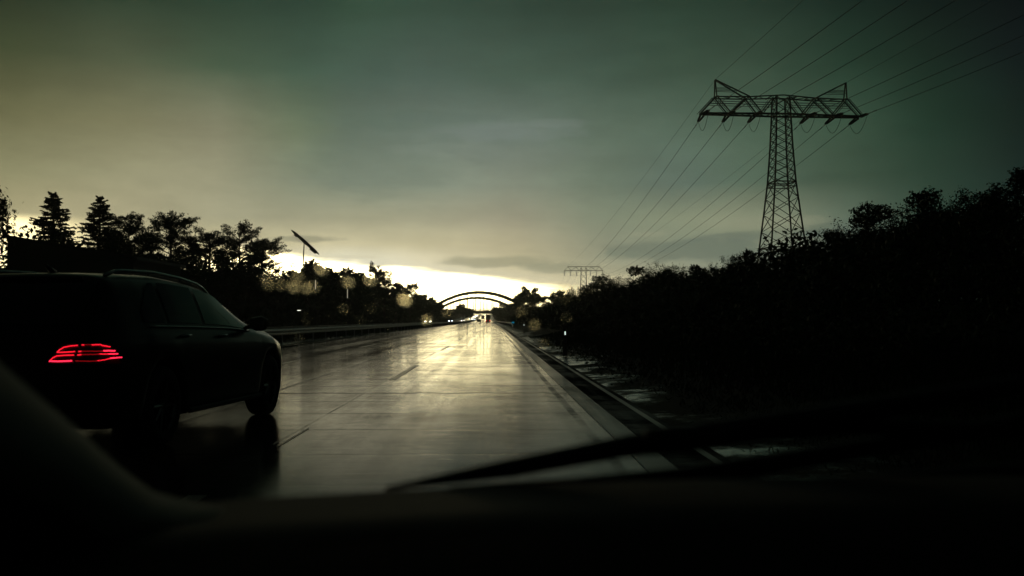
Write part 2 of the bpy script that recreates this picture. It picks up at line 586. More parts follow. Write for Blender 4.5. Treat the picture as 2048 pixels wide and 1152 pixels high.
# ------------------------------------------------------------------ guardrails
def wbeam(X, side, y0, y1, down0=0, step=10, zt=.72):
    prof = [(0, 0), (.0, -.03), (.055, -.07), (.06, -.11), (.01, -.14), (.0, -.17), (.055, -.21), (.06, -.25), (.0, -.29), (0, -.31)]
    g = MB()
    rows = []
    y = y0
    while y <= y1:
        k = max(0, 1 - (y - y0) / down0) if down0 else 0
        rows.append([(X + xoff(y) + side * a, y, zprof(y) + zt + c - k * .5) for a, c in prof])
        y += step if not (down0 and y < y0 + down0) else 2
    g.grid(rows)
    g.grid([[(p[0] - side * .012, p[1], p[2]) for p in r] for r in rows])
    return g
postm = None
def guardrail(X, side, y0, y1, label, group, down0=0, step=4):
    global postm
    t = empty('guardrail', (X, y0, 0), label=label, cat=None)
    t['category'] = 'guardrail'
    t['group'] = group
    bm_ = wbeam(X, side, y0, y1, down0)
    bm_.v = [(a - X, b - y0, c) for a, b, c in bm_.v]
    bm_.build('rail', STEEL, t)
    if postm is None:
        p = MB().box((0, 0, .33), (.06, .1, .66))
        p.box((0, 0, .66), (.08, .16, .06))
        postm = p.build('post', STEEL, t)
        first = True
    else:
        first = False
    y = y0 + (down0 or 0)
    n = 0
    rest = MB()
    while y < y1:
        loc = (xoff(y) - side * .06, y - y0, zprof(y))
        if n < 100:
            if first:
                o = postm
                first = False
            else:
                o = postm.copy()
                C.objects.link(o)
            o.parent = t
            o.location = loc
        else:
            rest.box((loc[0], loc[1], loc[2] + .33), (.08, .12, .66))
        y += step
        n += 1
    if rest.v:
        tag(rest.build('post', STEEL, t), kind='stuff')
    return t
guardrail(-9.62, 1, 26, 1100, 'long steel crash barrier along the left edge of the near carriageway', 'steel crash barriers along the motorway')
guardrail(-12.3, -1, 30, 1100, 'second steel crash barrier, on the far side of the central strip', 'steel crash barriers along the motorway')
guardrail(3.1, -1, 150, 1100, 'steel crash barrier on the right verge, its near end dipping beside the blue sign', 'steel crash barriers along the motorway', down0=14)

# ------------------------------------------------------------------ foliage
def leaf_mesh(name, pts, size, m, seed=0, aspect=.55, droop=0):
    rg = np.random.default_rng(seed)
    n = len(pts)
    pts = np.asarray(pts, float)
    a = rg.normal(size=(n, 3))
    a[:, 2] -= droop
    a /= np.linalg.norm(a, axis=1)[:, None]
    b = np.cross(a, rg.normal(size=(n, 3)))
    b /= np.linalg.norm(b, axis=1)[:, None]
    s = np.asarray(size) * rg.uniform(.6, 1.4, n)
    a = a * s[:, None] * .5
    b = b * s[:, None] * .5 * aspect
    v = np.empty((n, 4, 3))
    v[:, 0] = pts - a
    v[:, 1] = pts + b * .9
    v[:, 2] = pts + a
    v[:, 3] = pts - b * .9
    me = bpy.data.meshes.new(name)
    me.vertices.add(n * 4)
    me.vertices.foreach_set('co', v.reshape(-1))
    me.loops.add(n * 4)
    me.loops.foreach_set('vertex_index', np.arange(n * 4, dtype=np.int32))
    me.polygons.add(n)
    me.polygons.foreach_set('loop_start', np.arange(0, n * 4, 4, dtype=np.int32))
    me.materials.append(m)
    me.update(calc_edges=True)
    return me
def mesh_obj(name, me, parent=None):
    o = bpy.data.objects.new(name, me)
    C.objects.link(o)
    if parent:
        o.parent = parent
    return o
def limb(mb, p0, p1, r0, r1, rg, bend=.12):
    p0, p1 = Vector(p0), Vector(p1)
    d = (p1 - p0).length
    mid = (p0 + p1) / 2 + Vector(rg.uniform(-1, 1, 3)) * d * bend
    mb.tube([p0, mid, p1], [r0, (r0 + r1) / 2, r1], 6)
# every maker returns (leaf mesh, wood mesh) for a tree 1 m tall, with its foot at the origin
def make_spruce(seed, sparse=1.0, top=.0, base=.1, width=.22):
    rg = np.random.default_rng(seed)
    P, wd = [], MB()
    wd.tube([(0, 0, 0), (.004, 0, .5), (0, 0, .985)], [.016, .01, .002], 6)
    z = base
    while z < .985:
        k = (1 - z) / (1 - base)
        rad = width * (k ** .75) * rg.uniform(.86, 1.1) + .008
        nb = max(5, int(11 * sparse))
        for i in range(nb):
            a = rg.uniform(0, 2 * math.pi)
            r_ = rad * rg.uniform(.65, 1.08)
            dz = -.22 * r_ + .1 * r_ * rg.normal()
            tip = (math.cos(a) * r_, math.sin(a) * r_, z + dz + .04 * k)
            jz = rg.uniform(-.022, .022)
            tip = (tip[0], tip[1], tip[2] + jz + .02 * k)
            dz += .02 * k + jz
            wd.tube([(0, 0, z), tip], [.004 * k + .001, .001], 3, False)
            n = int(28 + 400 * r_)
            u = rg.uniform(.12, 1, n) ** .8
            sid = rg.normal(0, 1, n) * .16 * r_ * (1.1 - u * .7)
            px_ = np.cos(a) * r_ * u - np.sin(a) * sid
            py_ = np.sin(a) * r_ * u + np.cos(a) * sid
            pz = z + (dz + .04 * k) * u ** 1.5 - np.abs(rg.normal(0, .011, n)) * (1.1 - u) - .002 + .16 * r_ * np.maximum(0, u - .55)
            P.append(np.stack([px_, py_, pz], 1))
        z += rg.uniform(.022, .034)
    P = np.concatenate(P)
    return leaf_mesh('spruce_crown', P, .017, LEAF[1], seed, .45), wd
def clumps(rg, centers, radii, n, flat=.75, spread=.6):
    out = []
    for c, r in zip(centers, radii):
        k = int(n * (r * r))
        d = rg.normal(size=(k, 3))
        d /= np.linalg.norm(d, axis=1)[:, None]
        rr = r * rg.uniform(.35, 1.0, k) ** spread * (1 + .28 * np.sin(d[:, 0] * 5 + c[0] * 40) * np.sin(d[:, 2] * 6 + c[1] * 50))
        p = np.array(c) + d * rr[:, None] * np.array([1, 1, flat])
        out.append(p)
        # sprigs standing out of the outline
        for q in range(int(7)):
            a = rg.normal(size=3)
            a[2] = abs(a[2]) * .9
            a /= np.linalg.norm(a)
            m = 18
            u = np.linspace(.7, rg.uniform(1.1, 1.5), m)
            pp = np.array(c) + a * (u * r)[:, None] * np.array([1, 1, flat]) + rg.normal(0, .05 * r, (m, 3))
            out.append(pp)
    return np.concatenate(out)
def make_pine(seed):
    rg = np.random.default_rng(seed)
    wd = MB()
    lean = rg.uniform(-.05, .05, 2)
    top = Vector((lean[0], lean[1], .93))
    wd.tube([(0, 0, 0), (lean[0] * .2, lean[1] * .2, .4), top], [.02, .015, .004], 7)
    P = []
    side = rg.uniform(0, 2 * math.pi)
    for i in range(64):
        z = .26 + .7 * rg.uniform(0, 1) ** .8
        q = max(.05, 1 - ((z - .52) / .47) ** 2) ** .6
        a = rg.uniform(0, 2 * math.pi)
        reach = .29 * q * rg.uniform(.55, 1.1) * (1 + .25 * math.cos(a - side))
        root = Vector((lean[0] * z, lean[1] * z, z - .05))
        tip = Vector((lean[0] * z + math.cos(a) * reach, lean[1] * z + math.sin(a) * reach, z + rg.uniform(-.01, .07)))
        limb(wd, root, tip, .005, .0015, rg, .06)
        # sprays: flat fans of needles along the outer part of every limb, tips turned up
        for k in range(5):
            u = rg.uniform(.45, 1.08)
            c = np.array(root.lerp(tip, u)) + rg.normal(0, .022, 3) * [1, 1, .5]
            d = np.array([math.cos(a), math.sin(a), rg.uniform(.1, .9)]) + rg.normal(0, .35, 3)
            d /= np.linalg.norm(d)
            m = 62
            w_ = rg.uniform(-.3, 1, m)
            P.append(c + d * (w_ * .055)[:, None] + rg.normal(0, 1, (m, 3)) * [.017, .017, .009] * (1.15 - .6 * np.abs(w_))[:, None])
    return leaf_mesh('pine_crown', np.concatenate(P), .020, LEAF[1], seed, .35), wd
def make_broad(seed, n=9, base=.25, w=.3, mat_=0, size=.022, dens=66000):
    rg = np.random.default_rng(seed)
    wd = MB()
    wd.tube([(0, 0, 0), (.01, 0, base), (0, .01, .7)], [.026, .02, .006], 7)
    cs, rs = [(0, 0, .6)], [.2]
    for i in range(n):
        a = rg.uniform(0, 2 * math.pi)
        z = rg.uniform(base + .08, .92)
        k = math.sin(math.pi * min(1, max(.08, (z - base + .1) / (1.12 - base))))
        reach = w * k * rg.uniform(.5, .95)
        c = (math.cos(a) * reach, math.sin(a) * reach, z)
        cs.append(c)
        rs.append(rg.uniform(.08, .15))
        limb(wd, (0, 0, max(.1, z * .55)), c, .009, .003, rg)
    cs.append((rg.uniform(-.05, .05), 0, .9))
    rs.append(.09)
    P = clumps(rg, cs, rs, dens, .85, .5)
    return leaf_mesh('tree_crown', P, size, LEAF[mat_], seed, .6), wd
def make_feather(seed):
    """tall loose tree whose outline breaks up into upright sprays"""
    rg = np.random.default_rng(seed)
    wd = MB()
    wd.tube([(0, 0, 0), (.01, 0, .3), (0, .01, .6)], [.024, .018, .008], 7)
    P = []
    for i in range(46):
        a = rg.uniform(0, 2 * math.pi)
        lean = rg.uniform(.05, .55)
        z0 = rg.uniform(.15, .6)
        ln = rg.uniform(.22, .42)
        d = Vector((math.cos(a) * lean, math.sin(a) * lean, 1)).normalized()
        p0 = Vector((math.cos(a), math.sin(a), 0)) * rg.uniform(0, .16) + Vector((0, 0, z0))
        p1 = p0 + d * min(ln, (1 - z0) / d.z)
        wd.tube([p0, p1], [.005, .0015], 4, False)
        m = 260
        u = rg.uniform(0, 1.05, m)
        sp_ = (.075 * (1 - u * .72))[:, None]
        P.append(np.array(p0) + np.outer(u, np.array(p1 - p0)) + rg.normal(0, 1, (m, 3)) * sp_)
    return leaf_mesh('tree_crown', np.concatenate(P), .019, LEAF[0], seed, .5), wd
def make_willow(seed):
    rg = np.random.default_rng(seed)
    wd = MB()
    wd.tube([(0, 0, 0), (.02, 0, .3), (0, 0, .75)], [.035, .028, .01], 8)
    P = []
    for i in range(95):
        a = rg.uniform(0, 2 * math.pi)
        rad = rg.uniform(.1, .40)
        zt = .97 - rad * rad * 1.5 + rg.normal(0, .02)
        ln = rg.uniform(.12, .42)
        c = np.array([math.cos(a) * rad, math.sin(a) * rad, zt])
        wd.tube([(0, 0, .6), (c[0] * .6, c[1] * .6, zt - .02), tuple(c)], [.008, .004, .001], 4, False)
        for s in range(4):
            m = 90
            u = rg.uniform(0, 1, m)
            p = c + rg.normal(0, .014, 3) + np.stack([rg.normal(0, .006, m), rg.normal(0, .006, m), -u * ln * rg.uniform(.6, 1)], 1)
            P.append(p)
        P.append(c + rg.normal(0, .03, (60, 3)))
    return leaf_mesh('willow_crown', np.concatenate(P), .02, LEAF[2], seed, .35, 1.5), wd
protos = {'spruce': [make_spruce(3, 1.0, width=.2), make_spruce(8, .9, width=.26)],
          'pine': [make_pine(k) for k in (11, 12, 17)],
          'broad': [make_broad(21), make_broad(22, 11, .2, .34), make_broad(29, 12, .15, .36, 2)],
          'mid': [make_broad(61, 11, .2, .36, 0, .036, 40000), make_broad(62, 12, .15, .34, 0, .036, 40000)],
          'far': [make_broad(71, 11, .12, .36, 0, .06, 17000), make_broad(72, 13, .1, .34, 2, .06, 17000)],
          'bush': [make_broad(31, 12, .05, .45, 0, .034, 26000), make_broad(32, 13, .05, .5, 2, .034, 26000)],
          'feather': [make_feather(41), make_feather(44)],
          'willow': [make_willow(51)]}
meshes = {}
for k, lst in protos.items():
    meshes[k] = []
    for leaf, wd in lst:
        me = bpy.data.meshes.new('trunk')
        me.from_pydata(wd.v, [], wd.f)
        me.materials.append(BARK)
        meshes[k].append((leaf, me))
cnt = {}
NAMES = dict(mid='broadleaf_tree', far='broadleaf_tree', spruce='spruce_tree', pine='pine_tree', broad='broadleaf_tree', bush='bush', feather='loose_tree', willow='willow_tree')
def tree(kind, px, top, d, label, group=None, wide=1.0, rot=None, var=None, sink=0):
    i = cnt.get(kind, 0)
    cnt[kind] = i + 1
    leaf, wood = meshes[kind][(i if var is None else var) % len(meshes[kind])]
    p = at(px, 640, d)
    gz = ground_z(p.x, d) - .05 - sink
    h = at(px, top, d).z - gz
    t = empty(NAMES[kind], (p.x, d, gz), random.uniform(0, 6.28) if rot is None else rot)
    tag(t, label, 'bush' if kind == 'bush' else 'tree', group)
    t.scale = (h * wide, h * wide, h)
    mesh_obj('crown', leaf, t)
    mesh_obj('trunk', wood, t)
    return t
GL, GR = 'trees along the left side of the motorway', 'trees and bushes on the right bank'
for a in [
    ('willow', -134, 315, 56, 'drooping willow at the far left edge, only its hanging twigs in view', GL, 1.0),
    ('spruce', 103, 383, 88, 'conical spruce standing free above the building roof, leftmost of the two', GL, 1.75),
    ('spruce', 197, 391, 84, 'conical spruce with a leaning tip, right of the free-standing one', GL, 1.6),
    ('pine', 262, 434, 86, 'dense pine directly right of the two conical spruces', GL, 1.1),
    ('pine', 345, 431, 88, 'pine with a pointed tuft on top, above the roof rails of the estate car', GL, 1.05),
    ('broad', 300, 470, 80, 'dark round tree filling the gap below the two dense pines', GL, 1.2),
    ('pine', 418, 458, 94, 'flat-topped pine between the tufted pine and the pine with raised branches', GL, 1.1),
    ('pine', 478, 452, 99, 'pine whose top branches rise to a point near the bright sky', GL, 1.0),
    ('pine', 516, 484, 118, 'pine reaching sideways into the bright sky, last before the gap', GL, 1.25),
    ('broad', 235, 482, 78, 'dark bushy tree under the second spruce', GL, 1.2),
    ('broad', 385, 492, 84, 'dark leafy tree in front of the flat-topped pine', GL, 1.2),
    ('broad', 455, 510, 92, 'low dark leafy tree below the pine with raised branches', GL, 1.2),
    ('broad', 150, 500, 78, 'low leafy tree behind the building, below the spruces', GL, 1.2),
    ('spruce', 566, 541, 190, 'small pointed spruce in the gap left of the slanted boom mast', GL, 1.3),
    ('mid', 540, 562, 170, 'low rounded tree at the left end of the gap', GL, 1.2),
    ('mid', 618, 519, 150, 'round leafy tree right at the foot of the slanted boom mast', GL, 1.15),
    ('mid', 655, 533, 170, 'leafy tree right of the one at the mast foot', GL, 1.1),
    ('mid', 692, 533, 185, 'leafy tree in the middle of the sunlit treeline', GL, 1.1),
    ('mid', 720, 543, 200, 'low leafy tree left of the layered pine', GL, 1.2),
    ('pine', 746, 527, 225, 'layered pine with clear gaps between its branches against the brightest sky', GL, .8),
    ('pine', 768, 545, 240, 'small pine leaning right beside the layered pine', GL, 1.0),
    ('far', 792, 566, 270, 'rounded tree between the leaning pine and the pine near the bridge', GL, 1.2),
    ('pine', 820, 568, 300, 'last pine before the arch bridges', GL, 1.0),
    ('mid', 590, 552, 215, 'leafy tree behind the gap left of the mast foot', GL, 1.5),
    ('mid', 642, 548, 235, 'leafy tree low behind the two trees right of the mast', GL, 1.5),
    ('broad', 500, 528, 130, 'dark leafy tree below the pine that reaches into the bright sky', GL, 1.5),
    ('far', 775, 575, 290, 'dark tree low behind the leaning pine', GL, 1.6),
    ('far', 832, 588, 350, 'low dark tree behind the last pine', GL, 1.5),
    ('far', 848, 588, 350, 'small tree right of the last pine', GL, 1.4),
    ('far', 864, 594, 390, 'rounded tree at the left foot of the bridge arches', GL, 1.0),
    ('far', 893, 617, 430, 'small tree under the left end of the arches', GL, 1.5),
    ('far', 926, 608, 520, 'round-topped tree seen through the left part of the arches', GL, 1.6),
]:
    tree(*a)
for a in [
    ('bush', 1003, 607, 470, 'bush beside the bridge at the right foot of the arches', GR, 1.2),
    ('far', 1023, 606, 400, 'leafy tree overlapping the right foot of the arches', GR, 1.2),
    ('far', 1046, 572, 330, 'tall loose tree with twin tops right of the bridge, its left half', GR, .8),
    ('far', 1071, 574, 330, 'tall loose tree with twin tops right of the bridge, its right half', GR, .85),
    ('bush', 1096, 592, 250, 'low bush in the dip below the farthest pylon', GR, 1.3),
    ('mid', 1122, 580, 215, 'small tree right of the farthest pylon', GR, 1.4),
    ('feather', 1152, 566, 175, 'tree at the foot of the middle-distance pylon', GR, 1.4),
    ('broad', 1192, 550, 140, 'dark tree just right of the middle-distance pylon', GR, 1.4),
    ('feather', 1236, 541, 115, 'dark tree two crowns right of the middle-distance pylon', GR, 1.5),
    ('bush', 1276, 533, 98, 'dark tree left of the broad domed one', GR, 1.1),
    ('feather', 1312, 522, 90, 'dark spiky-topped tree on the left of the broad dome', GR, 1.3),
    ('feather', 1352, 516, 80, 'dark spiky-topped tree at the summit of the broad dome', GR, 1.3),
    ('bush', 1392, 530, 74, 'dark bush at the right shoulder of the broad dome', GR, 1.0),
    ('feather', 1437, 518, 66, 'dark bush in the hollow left of the tall shoot', GR, 1.2),
    ('feather', 1466, 490, 60, 'narrow shoot rising above its neighbours left of the near pylon', GR, .8),
    ('bush', 1502, 500, 57, 'dark bush just left of the near pylon', GR, .9),
    ('feather', 1548, 486, 52, 'dark tree hiding the left foot of the near pylon', GR, 1.1),
    ('bush', 1592, 496, 49, 'dark bush between the feet of the near pylon', GR, .8),
    ('feather', 1636, 482, 46, 'dark tree hiding the right foot of the near pylon', GR, 1.1),
    ('broad', 1672, 462, 43, 'dark tree on the slope right of the near pylon', GR, 1.1),
    ('feather', 1716, 428, 40, 'feathery tree with a spray reaching left on the rising outline', GR, 1.3),
    ('broad', 1762, 406, 38, 'dark tree halfway up the rising outline on the right', GR, 1.2),
    ('feather', 1812, 380, 35, 'feathery crown with small gaps of sky below its top', GR, 1.3),
    ('broad', 1862, 374, 33, 'dark rounded crown right of the gapped feathery one', GR, 1.1),
    ('feather', 1915, 360, 31, 'broad feathery crown near the right edge', GR, 1.3),
    ('feather', 1985, 352, 29, 'tall dark tree second from the right edge', GR, 1.2),
    ('broad', 2055, 338, 27, 'tall dark tree cut by the right edge of the view', GR, 1.1),
    ('feather', 2150, 330, 26, 'dark tree beyond the right edge, its crown reaching in', GR, 1.2),
]:
    tree(*a)
# undergrowth on both banks, far woods
rg = np.random.default_rng(77)
def mass(name, n, yf, xf, zf, size, m, seed):
    y = yf(rg.uniform(0, 1, n))
    P = np.empty((n, 3))
    P[:, 1] = y
    for i in range(n):
        x = xf(y[i])
        g0 = ground_z(x + xoff(y[i]), y[i])
        P[i] = (x + xoff(y[i]), y[i], g0 + zf(x, y[i]))
    s = size * np.clip(y / 25, .7, 9)
    me = leaf_mesh(name, P, s, m, seed, .6)
    o = mesh_obj(name, me)
    tag(o, kind='stuff')
    return o
def bump(y, k=0):
    return .6 + .4 * math.sin(y * .31 + k) * math.sin(y * .113 + 2 * k) 
o = mass('undergrowth', 60000, lambda u: 14 * (520 / 14) ** u, lambda y: random.uniform(5.2, 15) + max(0, y - 200) * .006,
     lambda x, y: random.uniform(0, 1) * (1.0 + 2.0 * min(1, (x - 5) / 6)) * bump(y), .16, LEAF[0], 5)
tag(o, 'dark undergrowth covering the right bank below the trees', 'undergrowth')
o = mass('undergrowth', 60000, lambda u: 45 * (560 / 45) ** u, lambda y: random.uniform(-36, -26), lambda x, y: random.uniform(0, 1) * (4.6 + min(2.4, max(0, y - 90) * .03)) * bump(y, 1), .2, LEAF[0], 6)
tag(o, 'dark undergrowth along the far edge of the opposite carriageway', 'undergrowth')
o = mass('distant_woods', 26000, lambda u: 1500 + 500 * u, lambda y: random.uniform(-420, 420),
         lambda x, y: random.uniform(0, 1) * (7 + 4 * math.sin(x * .05) * math.sin(x * .021 + 1)), .17 , LEAF[1], 7)
tag(o, 'far-off wood closing the view behind the arch bridges', 'woods')
o = mass('undergrowth', 30000, lambda u: 13 * (90 / 13) ** u, lambda y: random.uniform(11, 19),
     lambda x, y: random.uniform(0, 1) * 3.3 * bump(y, 2), .15, LEAF[0], 15)
tag(o, 'tall dark scrub between the tree trunks on the right bank', 'undergrowth')
o = mass('undergrowth', 26000, lambda u: 66 + 80 * u, lambda y: random.uniform(-38, -28) - (y < 95) * 3, lambda x, y: random.uniform(0, 1) * 8.0 * bump(y, 3), .13, LEAF[0], 16)
tag(o, 'tall dark scrub between the tree trunks on the left side', 'undergrowth')
o = mass('undergrowth', 22000, lambda u: 430 + 900 * u, lambda y: random.uniform(-40, -26.5), lambda x, y: random.uniform(0, 1) * 7, .10, LEAF[0], 17)
tag(o, 'dark belt of scrub along the left side of the road beyond the bridges', 'undergrowth')
o = mass('undergrowth', 22000, lambda u: 430 + 900 * u, lambda y: random.uniform(4, 20), lambda x, y: random.uniform(0, 1) * 7, .10, LEAF[0], 18)
tag(o, 'dark belt of scrub along the right side of the road beyond the bridges', 'undergrowth')
o = mass('median_scrub', 30000, lambda u: 22 * (600 / 22) ** u, lambda y: random.uniform(-12.1, -9.9), lambda x, y: random.uniform(0, 1) * .55, .07, LEAF[0], 19)
tag(o, 'low dark scrub in the central strip between the two crash barriers', 'undergrowth')
# grass on the verge
n = 26000
y = 4 * (70 / 4) ** rg.uniform(0, 1, n)
x = 2.0 + rg.uniform(0, 1, n) ** .7 * 5
keep = rg.uniform(0, 1, n) < np.clip((x - 1.9) / 1.6, .06, 1)
x, y = x[keep], y[keep]
n = len(x)
hh = rg.uniform(.03, .2, n) * np.clip((x - 1.9) / 2.5, .12, 1.2)
z0 = np.array([ground_z(a, b) for a, b in zip(x, y)])
wv = .008 * np.clip(y / 8, 1, 6)
V = np.empty((n, 3, 3))
V[:, 0] = np.stack([x - wv, y, z0 - .02], 1)
V[:, 1] = np.stack([x + wv, y, z0 - .02], 1)
V[:, 2] = np.stack([x + rg.normal(0, .05, n), y + rg.normal(0, .05, n), z0 + hh], 1)
me = bpy.data.meshes.new('grass')
me.vertices.add(n * 3)
me.vertices.foreach_set('co', V.reshape(-1))
me.loops.add(n * 3)
me.loops.foreach_set('vertex_index', np.arange(n * 3, dtype=np.int32))
me.polygons.add(n)
me.polygons.foreach_set('loop_start', np.arange(0, n * 3, 3, dtype=np.int32))
me.materials.append(LEAF[0])
me.update(calc_edges=True)
tag(mesh_obj('grass', me), 'dark wet grass on the right verge', 'grass', kind='stuff')

# ------------------------------------------------------------------ pylons and wires
def seg(mb, a, b, r):
    mb.tube([a, b], r, 4)
BODY = [(0, 7.5), (6, 6.5), (12, 5.3), (17.2, 4.2), (22, 3.25), (24.8, 2.9), (27.4, 2.6), (29.9, 2.4), (32.3, 2.2), (35, 2.0)]
def pylon_body(mb, r, hs=1, panels=BODY):
    for (z0, w0), (z1, w1) in zip(panels, panels[1:]):
        c0 = [Vector((sx * w0 / 2, sy * w0 / 2, z0 * hs)) for sx, sy in ((-1, -1), (1, -1), (1, 1), (-1, 1))]
        c1 = [Vector((sx * w1 / 2, sy * w1 / 2, z1 * hs)) for sx, sy in ((-1, -1), (1, -1), (1, 1), (-1, 1))]
        for k in range(4):
            j = (k + 1) % 4
            seg(mb, c0[k], c1[k], r * 1.7)
            m0, m1 = (c0[k] + c0[j]) / 2, (c1[k] + c1[j]) / 2
            h0, h1 = (c0[k] + c1[k]) / 2, (c0[j] + c1[j]) / 2
            # two crossings in each panel
            seg(mb, c0[k], h1, r * .75)
            seg(mb, c0[j], h0, r * .75)
            seg(mb, h0, c1[j], r * .75)
            seg(mb, h1, c1[k], r * .75)
            if z1 in (12, 22):
                seg(mb, c1[k], c1[j], r * 1.4)
                seg(mb, c1[k] + Vector((0, 0, -.7)), c1[j] + Vector((0, 0, -.7)), r)
def near_pylon(loc, rz, label, H=0):
    t = empty('pylon', loc, rz, label=label, cat='pylon', group='electricity pylons of one line')
    r = .082
    b_ = MB()
    pan = [(z + (H if z > 0 else 0), w) for z, w in BODY]
    pylon_body(b_, r, 1, BODY)
    for z, sx, sy in ((0, -1, -1), (0, 1, -1), (0, 1, 1), (0, -1, 1)):
        b_.box((sx * 3.75, sy * 3.75, -.2), (1, 1, .8))
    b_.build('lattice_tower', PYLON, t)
    a = MB()
    zl, zt = 32.3, 34.9
    dep = 1.15
    for s in (-1, 1):
        for sy in (-1, 1):
            lo = [Vector((s * x, sy * dep * (1 - .55 * x / 12.6), zl - .002 * x)) for x in (0, 4, 8, 12.6)]
            for p, q in zip(lo, lo[1:]):
                seg(a, p, q, r * 2.2)
            hi = [Vector((s * x, sy * dep * (1 - .45 * x / 12.6), zt + (.25 if x == 0 else 0) - .012 * x)) for x in (0, 5, 10.2)]
            for p, q in zip(hi, hi[1:]):
                seg(a, p, q, r * 1.35)
            mids = [Vector((s * x, sy * dep * .7, zl + 1.75)) for x in (1, 10.9)]
            seg(a, *mids, r * .7)
            seg(a, mids[0] + Vector((0, 0, -.35)), mids[1] + Vector((s * .4, 0, -.3)), r * .6)
            zz = [(1.2, 1), (3.2, 0), (5.3, 1), (8.0, 0), (10.2, 1), (12.6, 0)]
            pp = [Vector((s * x, sy * dep * (1 - .5 * x / 12.6), zt if u else zl)) for x, u in zz]
            for p, q in zip(pp, pp[1:]):
                seg(a, p, q, r * 1.35)
                seg(a, p + Vector((s * .35, 0, 0)), q + Vector((s * .35, 0, 0)), r * .6)
            # earth wire peak
            pk = Vector((s * 10.3, sy * .12, 37.5))
            seg(a, Vector((s * 10.2, sy * .6, zt)), pk, r * 1.3)
            seg(a, Vector((s * 5.2, sy * .85, zt)), pk, r * 1.5)
            for f in (.35, .5):
                v0 = Vector((s * 10.2, sy * .5, zt)).lerp(pk, f)
                v1 = Vector((s * 5.2, sy * .8, zt)).lerp(pk, f)
                seg(a, v0, v1, r * .6)
        # ties between the two faces
        for x in (2, 4, 6, 8, 10, 12.4):
            d0, d1 = dep * (1 - .55 * x / 12.6), dep * (1 - .55 * (x - 1.9) / 12.6)
            seg(a, (s * x, -d0, zl), (s * x, d0, zl), r)
            seg(a, (s * x, -d0, zl), (s * (x - 1.9), d1, zl), r * .8)
            if x < 10.3:
                e = d0 * 1.05
                seg(a, (s * x, -e, zt), (s * x, e, zt), r)
                seg(a, (s * x, -e, zt), (s * (x - 1.9), e, zt + .03), r * .7)
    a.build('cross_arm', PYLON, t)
    return t
def insulated(t, fdir, bdir):
    """strings both ways and the slack loop below, for the six phases"""
    for x in (-12.2, -8.3, -4.2, 4.2, 8.3, 12.2):
        ends = []
        s = MB()
        for d, fall in ((Vector(fdir), -.07), (Vector(bdir), -.05)):
            d = d.normalized()
            sd = Vector((-d.y, d.x, 0))
            for k in (-1, 1):
                p0 = Vector((x, 0, 32.15)) + sd * .28 * k + d * .5
                p1 = p0 + d * 3.3 + Vector((0, 0, fall * 3.3)) - sd * .16 * k
                pts, rs = [], []
                nn = 22
                for i in range(nn + 1):
                    pts.append(p0.lerp(p1, i / nn))
                    rs.append(.17 if i % 2 else .09)
                s.tube(pts, rs, 7)
            e0 = Vector((x, 0, 32.15)) + d * 3.9 + Vector((0, 0, fall * 3.9))
            e = e0 + d * .9 + Vector((0, 0, fall * .9))
            s.tube([e0, e], .06, 5)
            s.tube([e, e + d * 1.3 + Vector((0, 0, fall * 1.3))], .03, 5)
            s.tube([e + d * 1.3 + Vector((0, 0, fall * 1.3)), e + d * 2.5 + Vector((0, 0, fall * 2.5))], .085, 5)
            ends.append(e0)
        s.build('insulator_string', INSUL, t)
        lp = MB()
        pts = []
        for i in range(17):
            u = i / 16
            p = ends[0].lerp(ends[1], u)
            p.z = p.z - 4 * 2.1 * u * (1 - u) * (1 + .15 * (.5 - u)) 
            pts.append(p)
        lp.tube(pts, .035, 5)
        lp.build('jumper_cable', WIRE, t)
def far_pylon(loc, rz, label, sc=1.0, r=.11):
    t = empty('pylon', loc, rz, label=label, cat='pylon', group='electricity pylons of one line')
    b_ = MB()
    pylon_body(b_, r, sc, [(0, 8), (12, 5.4), (22, 4), (28, 3.6), (35.4, 3.2)])
    b_.build('lattice_tower', PYLON, t)
    a = MB()
    zl, zt = 33.6 * sc, 36.2 * sc
    for sy in (-.8, .8):
        seg(a, (-12.8, sy * .5, zl), (12.8, sy * .5, zl), r * 1.8)
        seg(a, (-10.4, sy, zt), (10.4, sy, zt), r * 1.6)
        for s in (-1, 1):
            pp = [(12.8, zl), (10.4, zt), (8, zl), (5, zt), (3, zl), (1.2, zt)]
            for p, q in zip(pp, pp[1:]):
                seg(a, (s * p[0], sy * .8, p[1]), (s * q[0], sy * .8, q[1]), r)
            seg(a, (s * 10.4, sy * .5, zt), (s * 10.4, 0, zt + .8), r * .8)
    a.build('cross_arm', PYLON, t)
    for x in (-12.6, -8.6, -4.6, 4.6, 8.6, 12.6):
        s = MB()
        for k in (-.3, .3):
            pts = [(x + k, 0, zl), (x + k * .6, 0, zl - 3)]
            s.tube(pts, r * 1.1, 5)
        s.tube([(x, 0, zl - 3), (x, 0, zl - 3.3)], r * 1.8, 5)
        s.build('insulator_string', INSUL, t)
    return t
P1 = Vector((43.95, 150, 0))
P2 = Vector((60, 655, 0))
P3 = Vector((89, 1480, 0))
P0 = Vector((45.0, -230, 0))
def adir(a, b_):
    d = (b_ - a)
    return math.atan2(-d.x, d.y)
g1 = R(4.5)
pyl = near_pylon(P1, g1, 'tall lattice pylon near the right bank with horned cross-arm against dark sky')
Rm = Matrix.Rotation(-g1, 3, 'Z')
fd = Rm @ (P2 - P1).normalized()
bd = Rm @ (P0 - P1).normalized()
insulated(pyl, (fd.x, fd.y, 0), (bd.x, bd.y, 0))
p2 = far_pylon(P2, adir(P1, P3), 'middle-distance lattice pylon rising over the right treeline, six insulators hanging', 1.0)
p3 = far_pylon(P3, adir(P2, P3), 'farthest tiny pylon, pale above the dip in the right treeline', 1.28, .13)
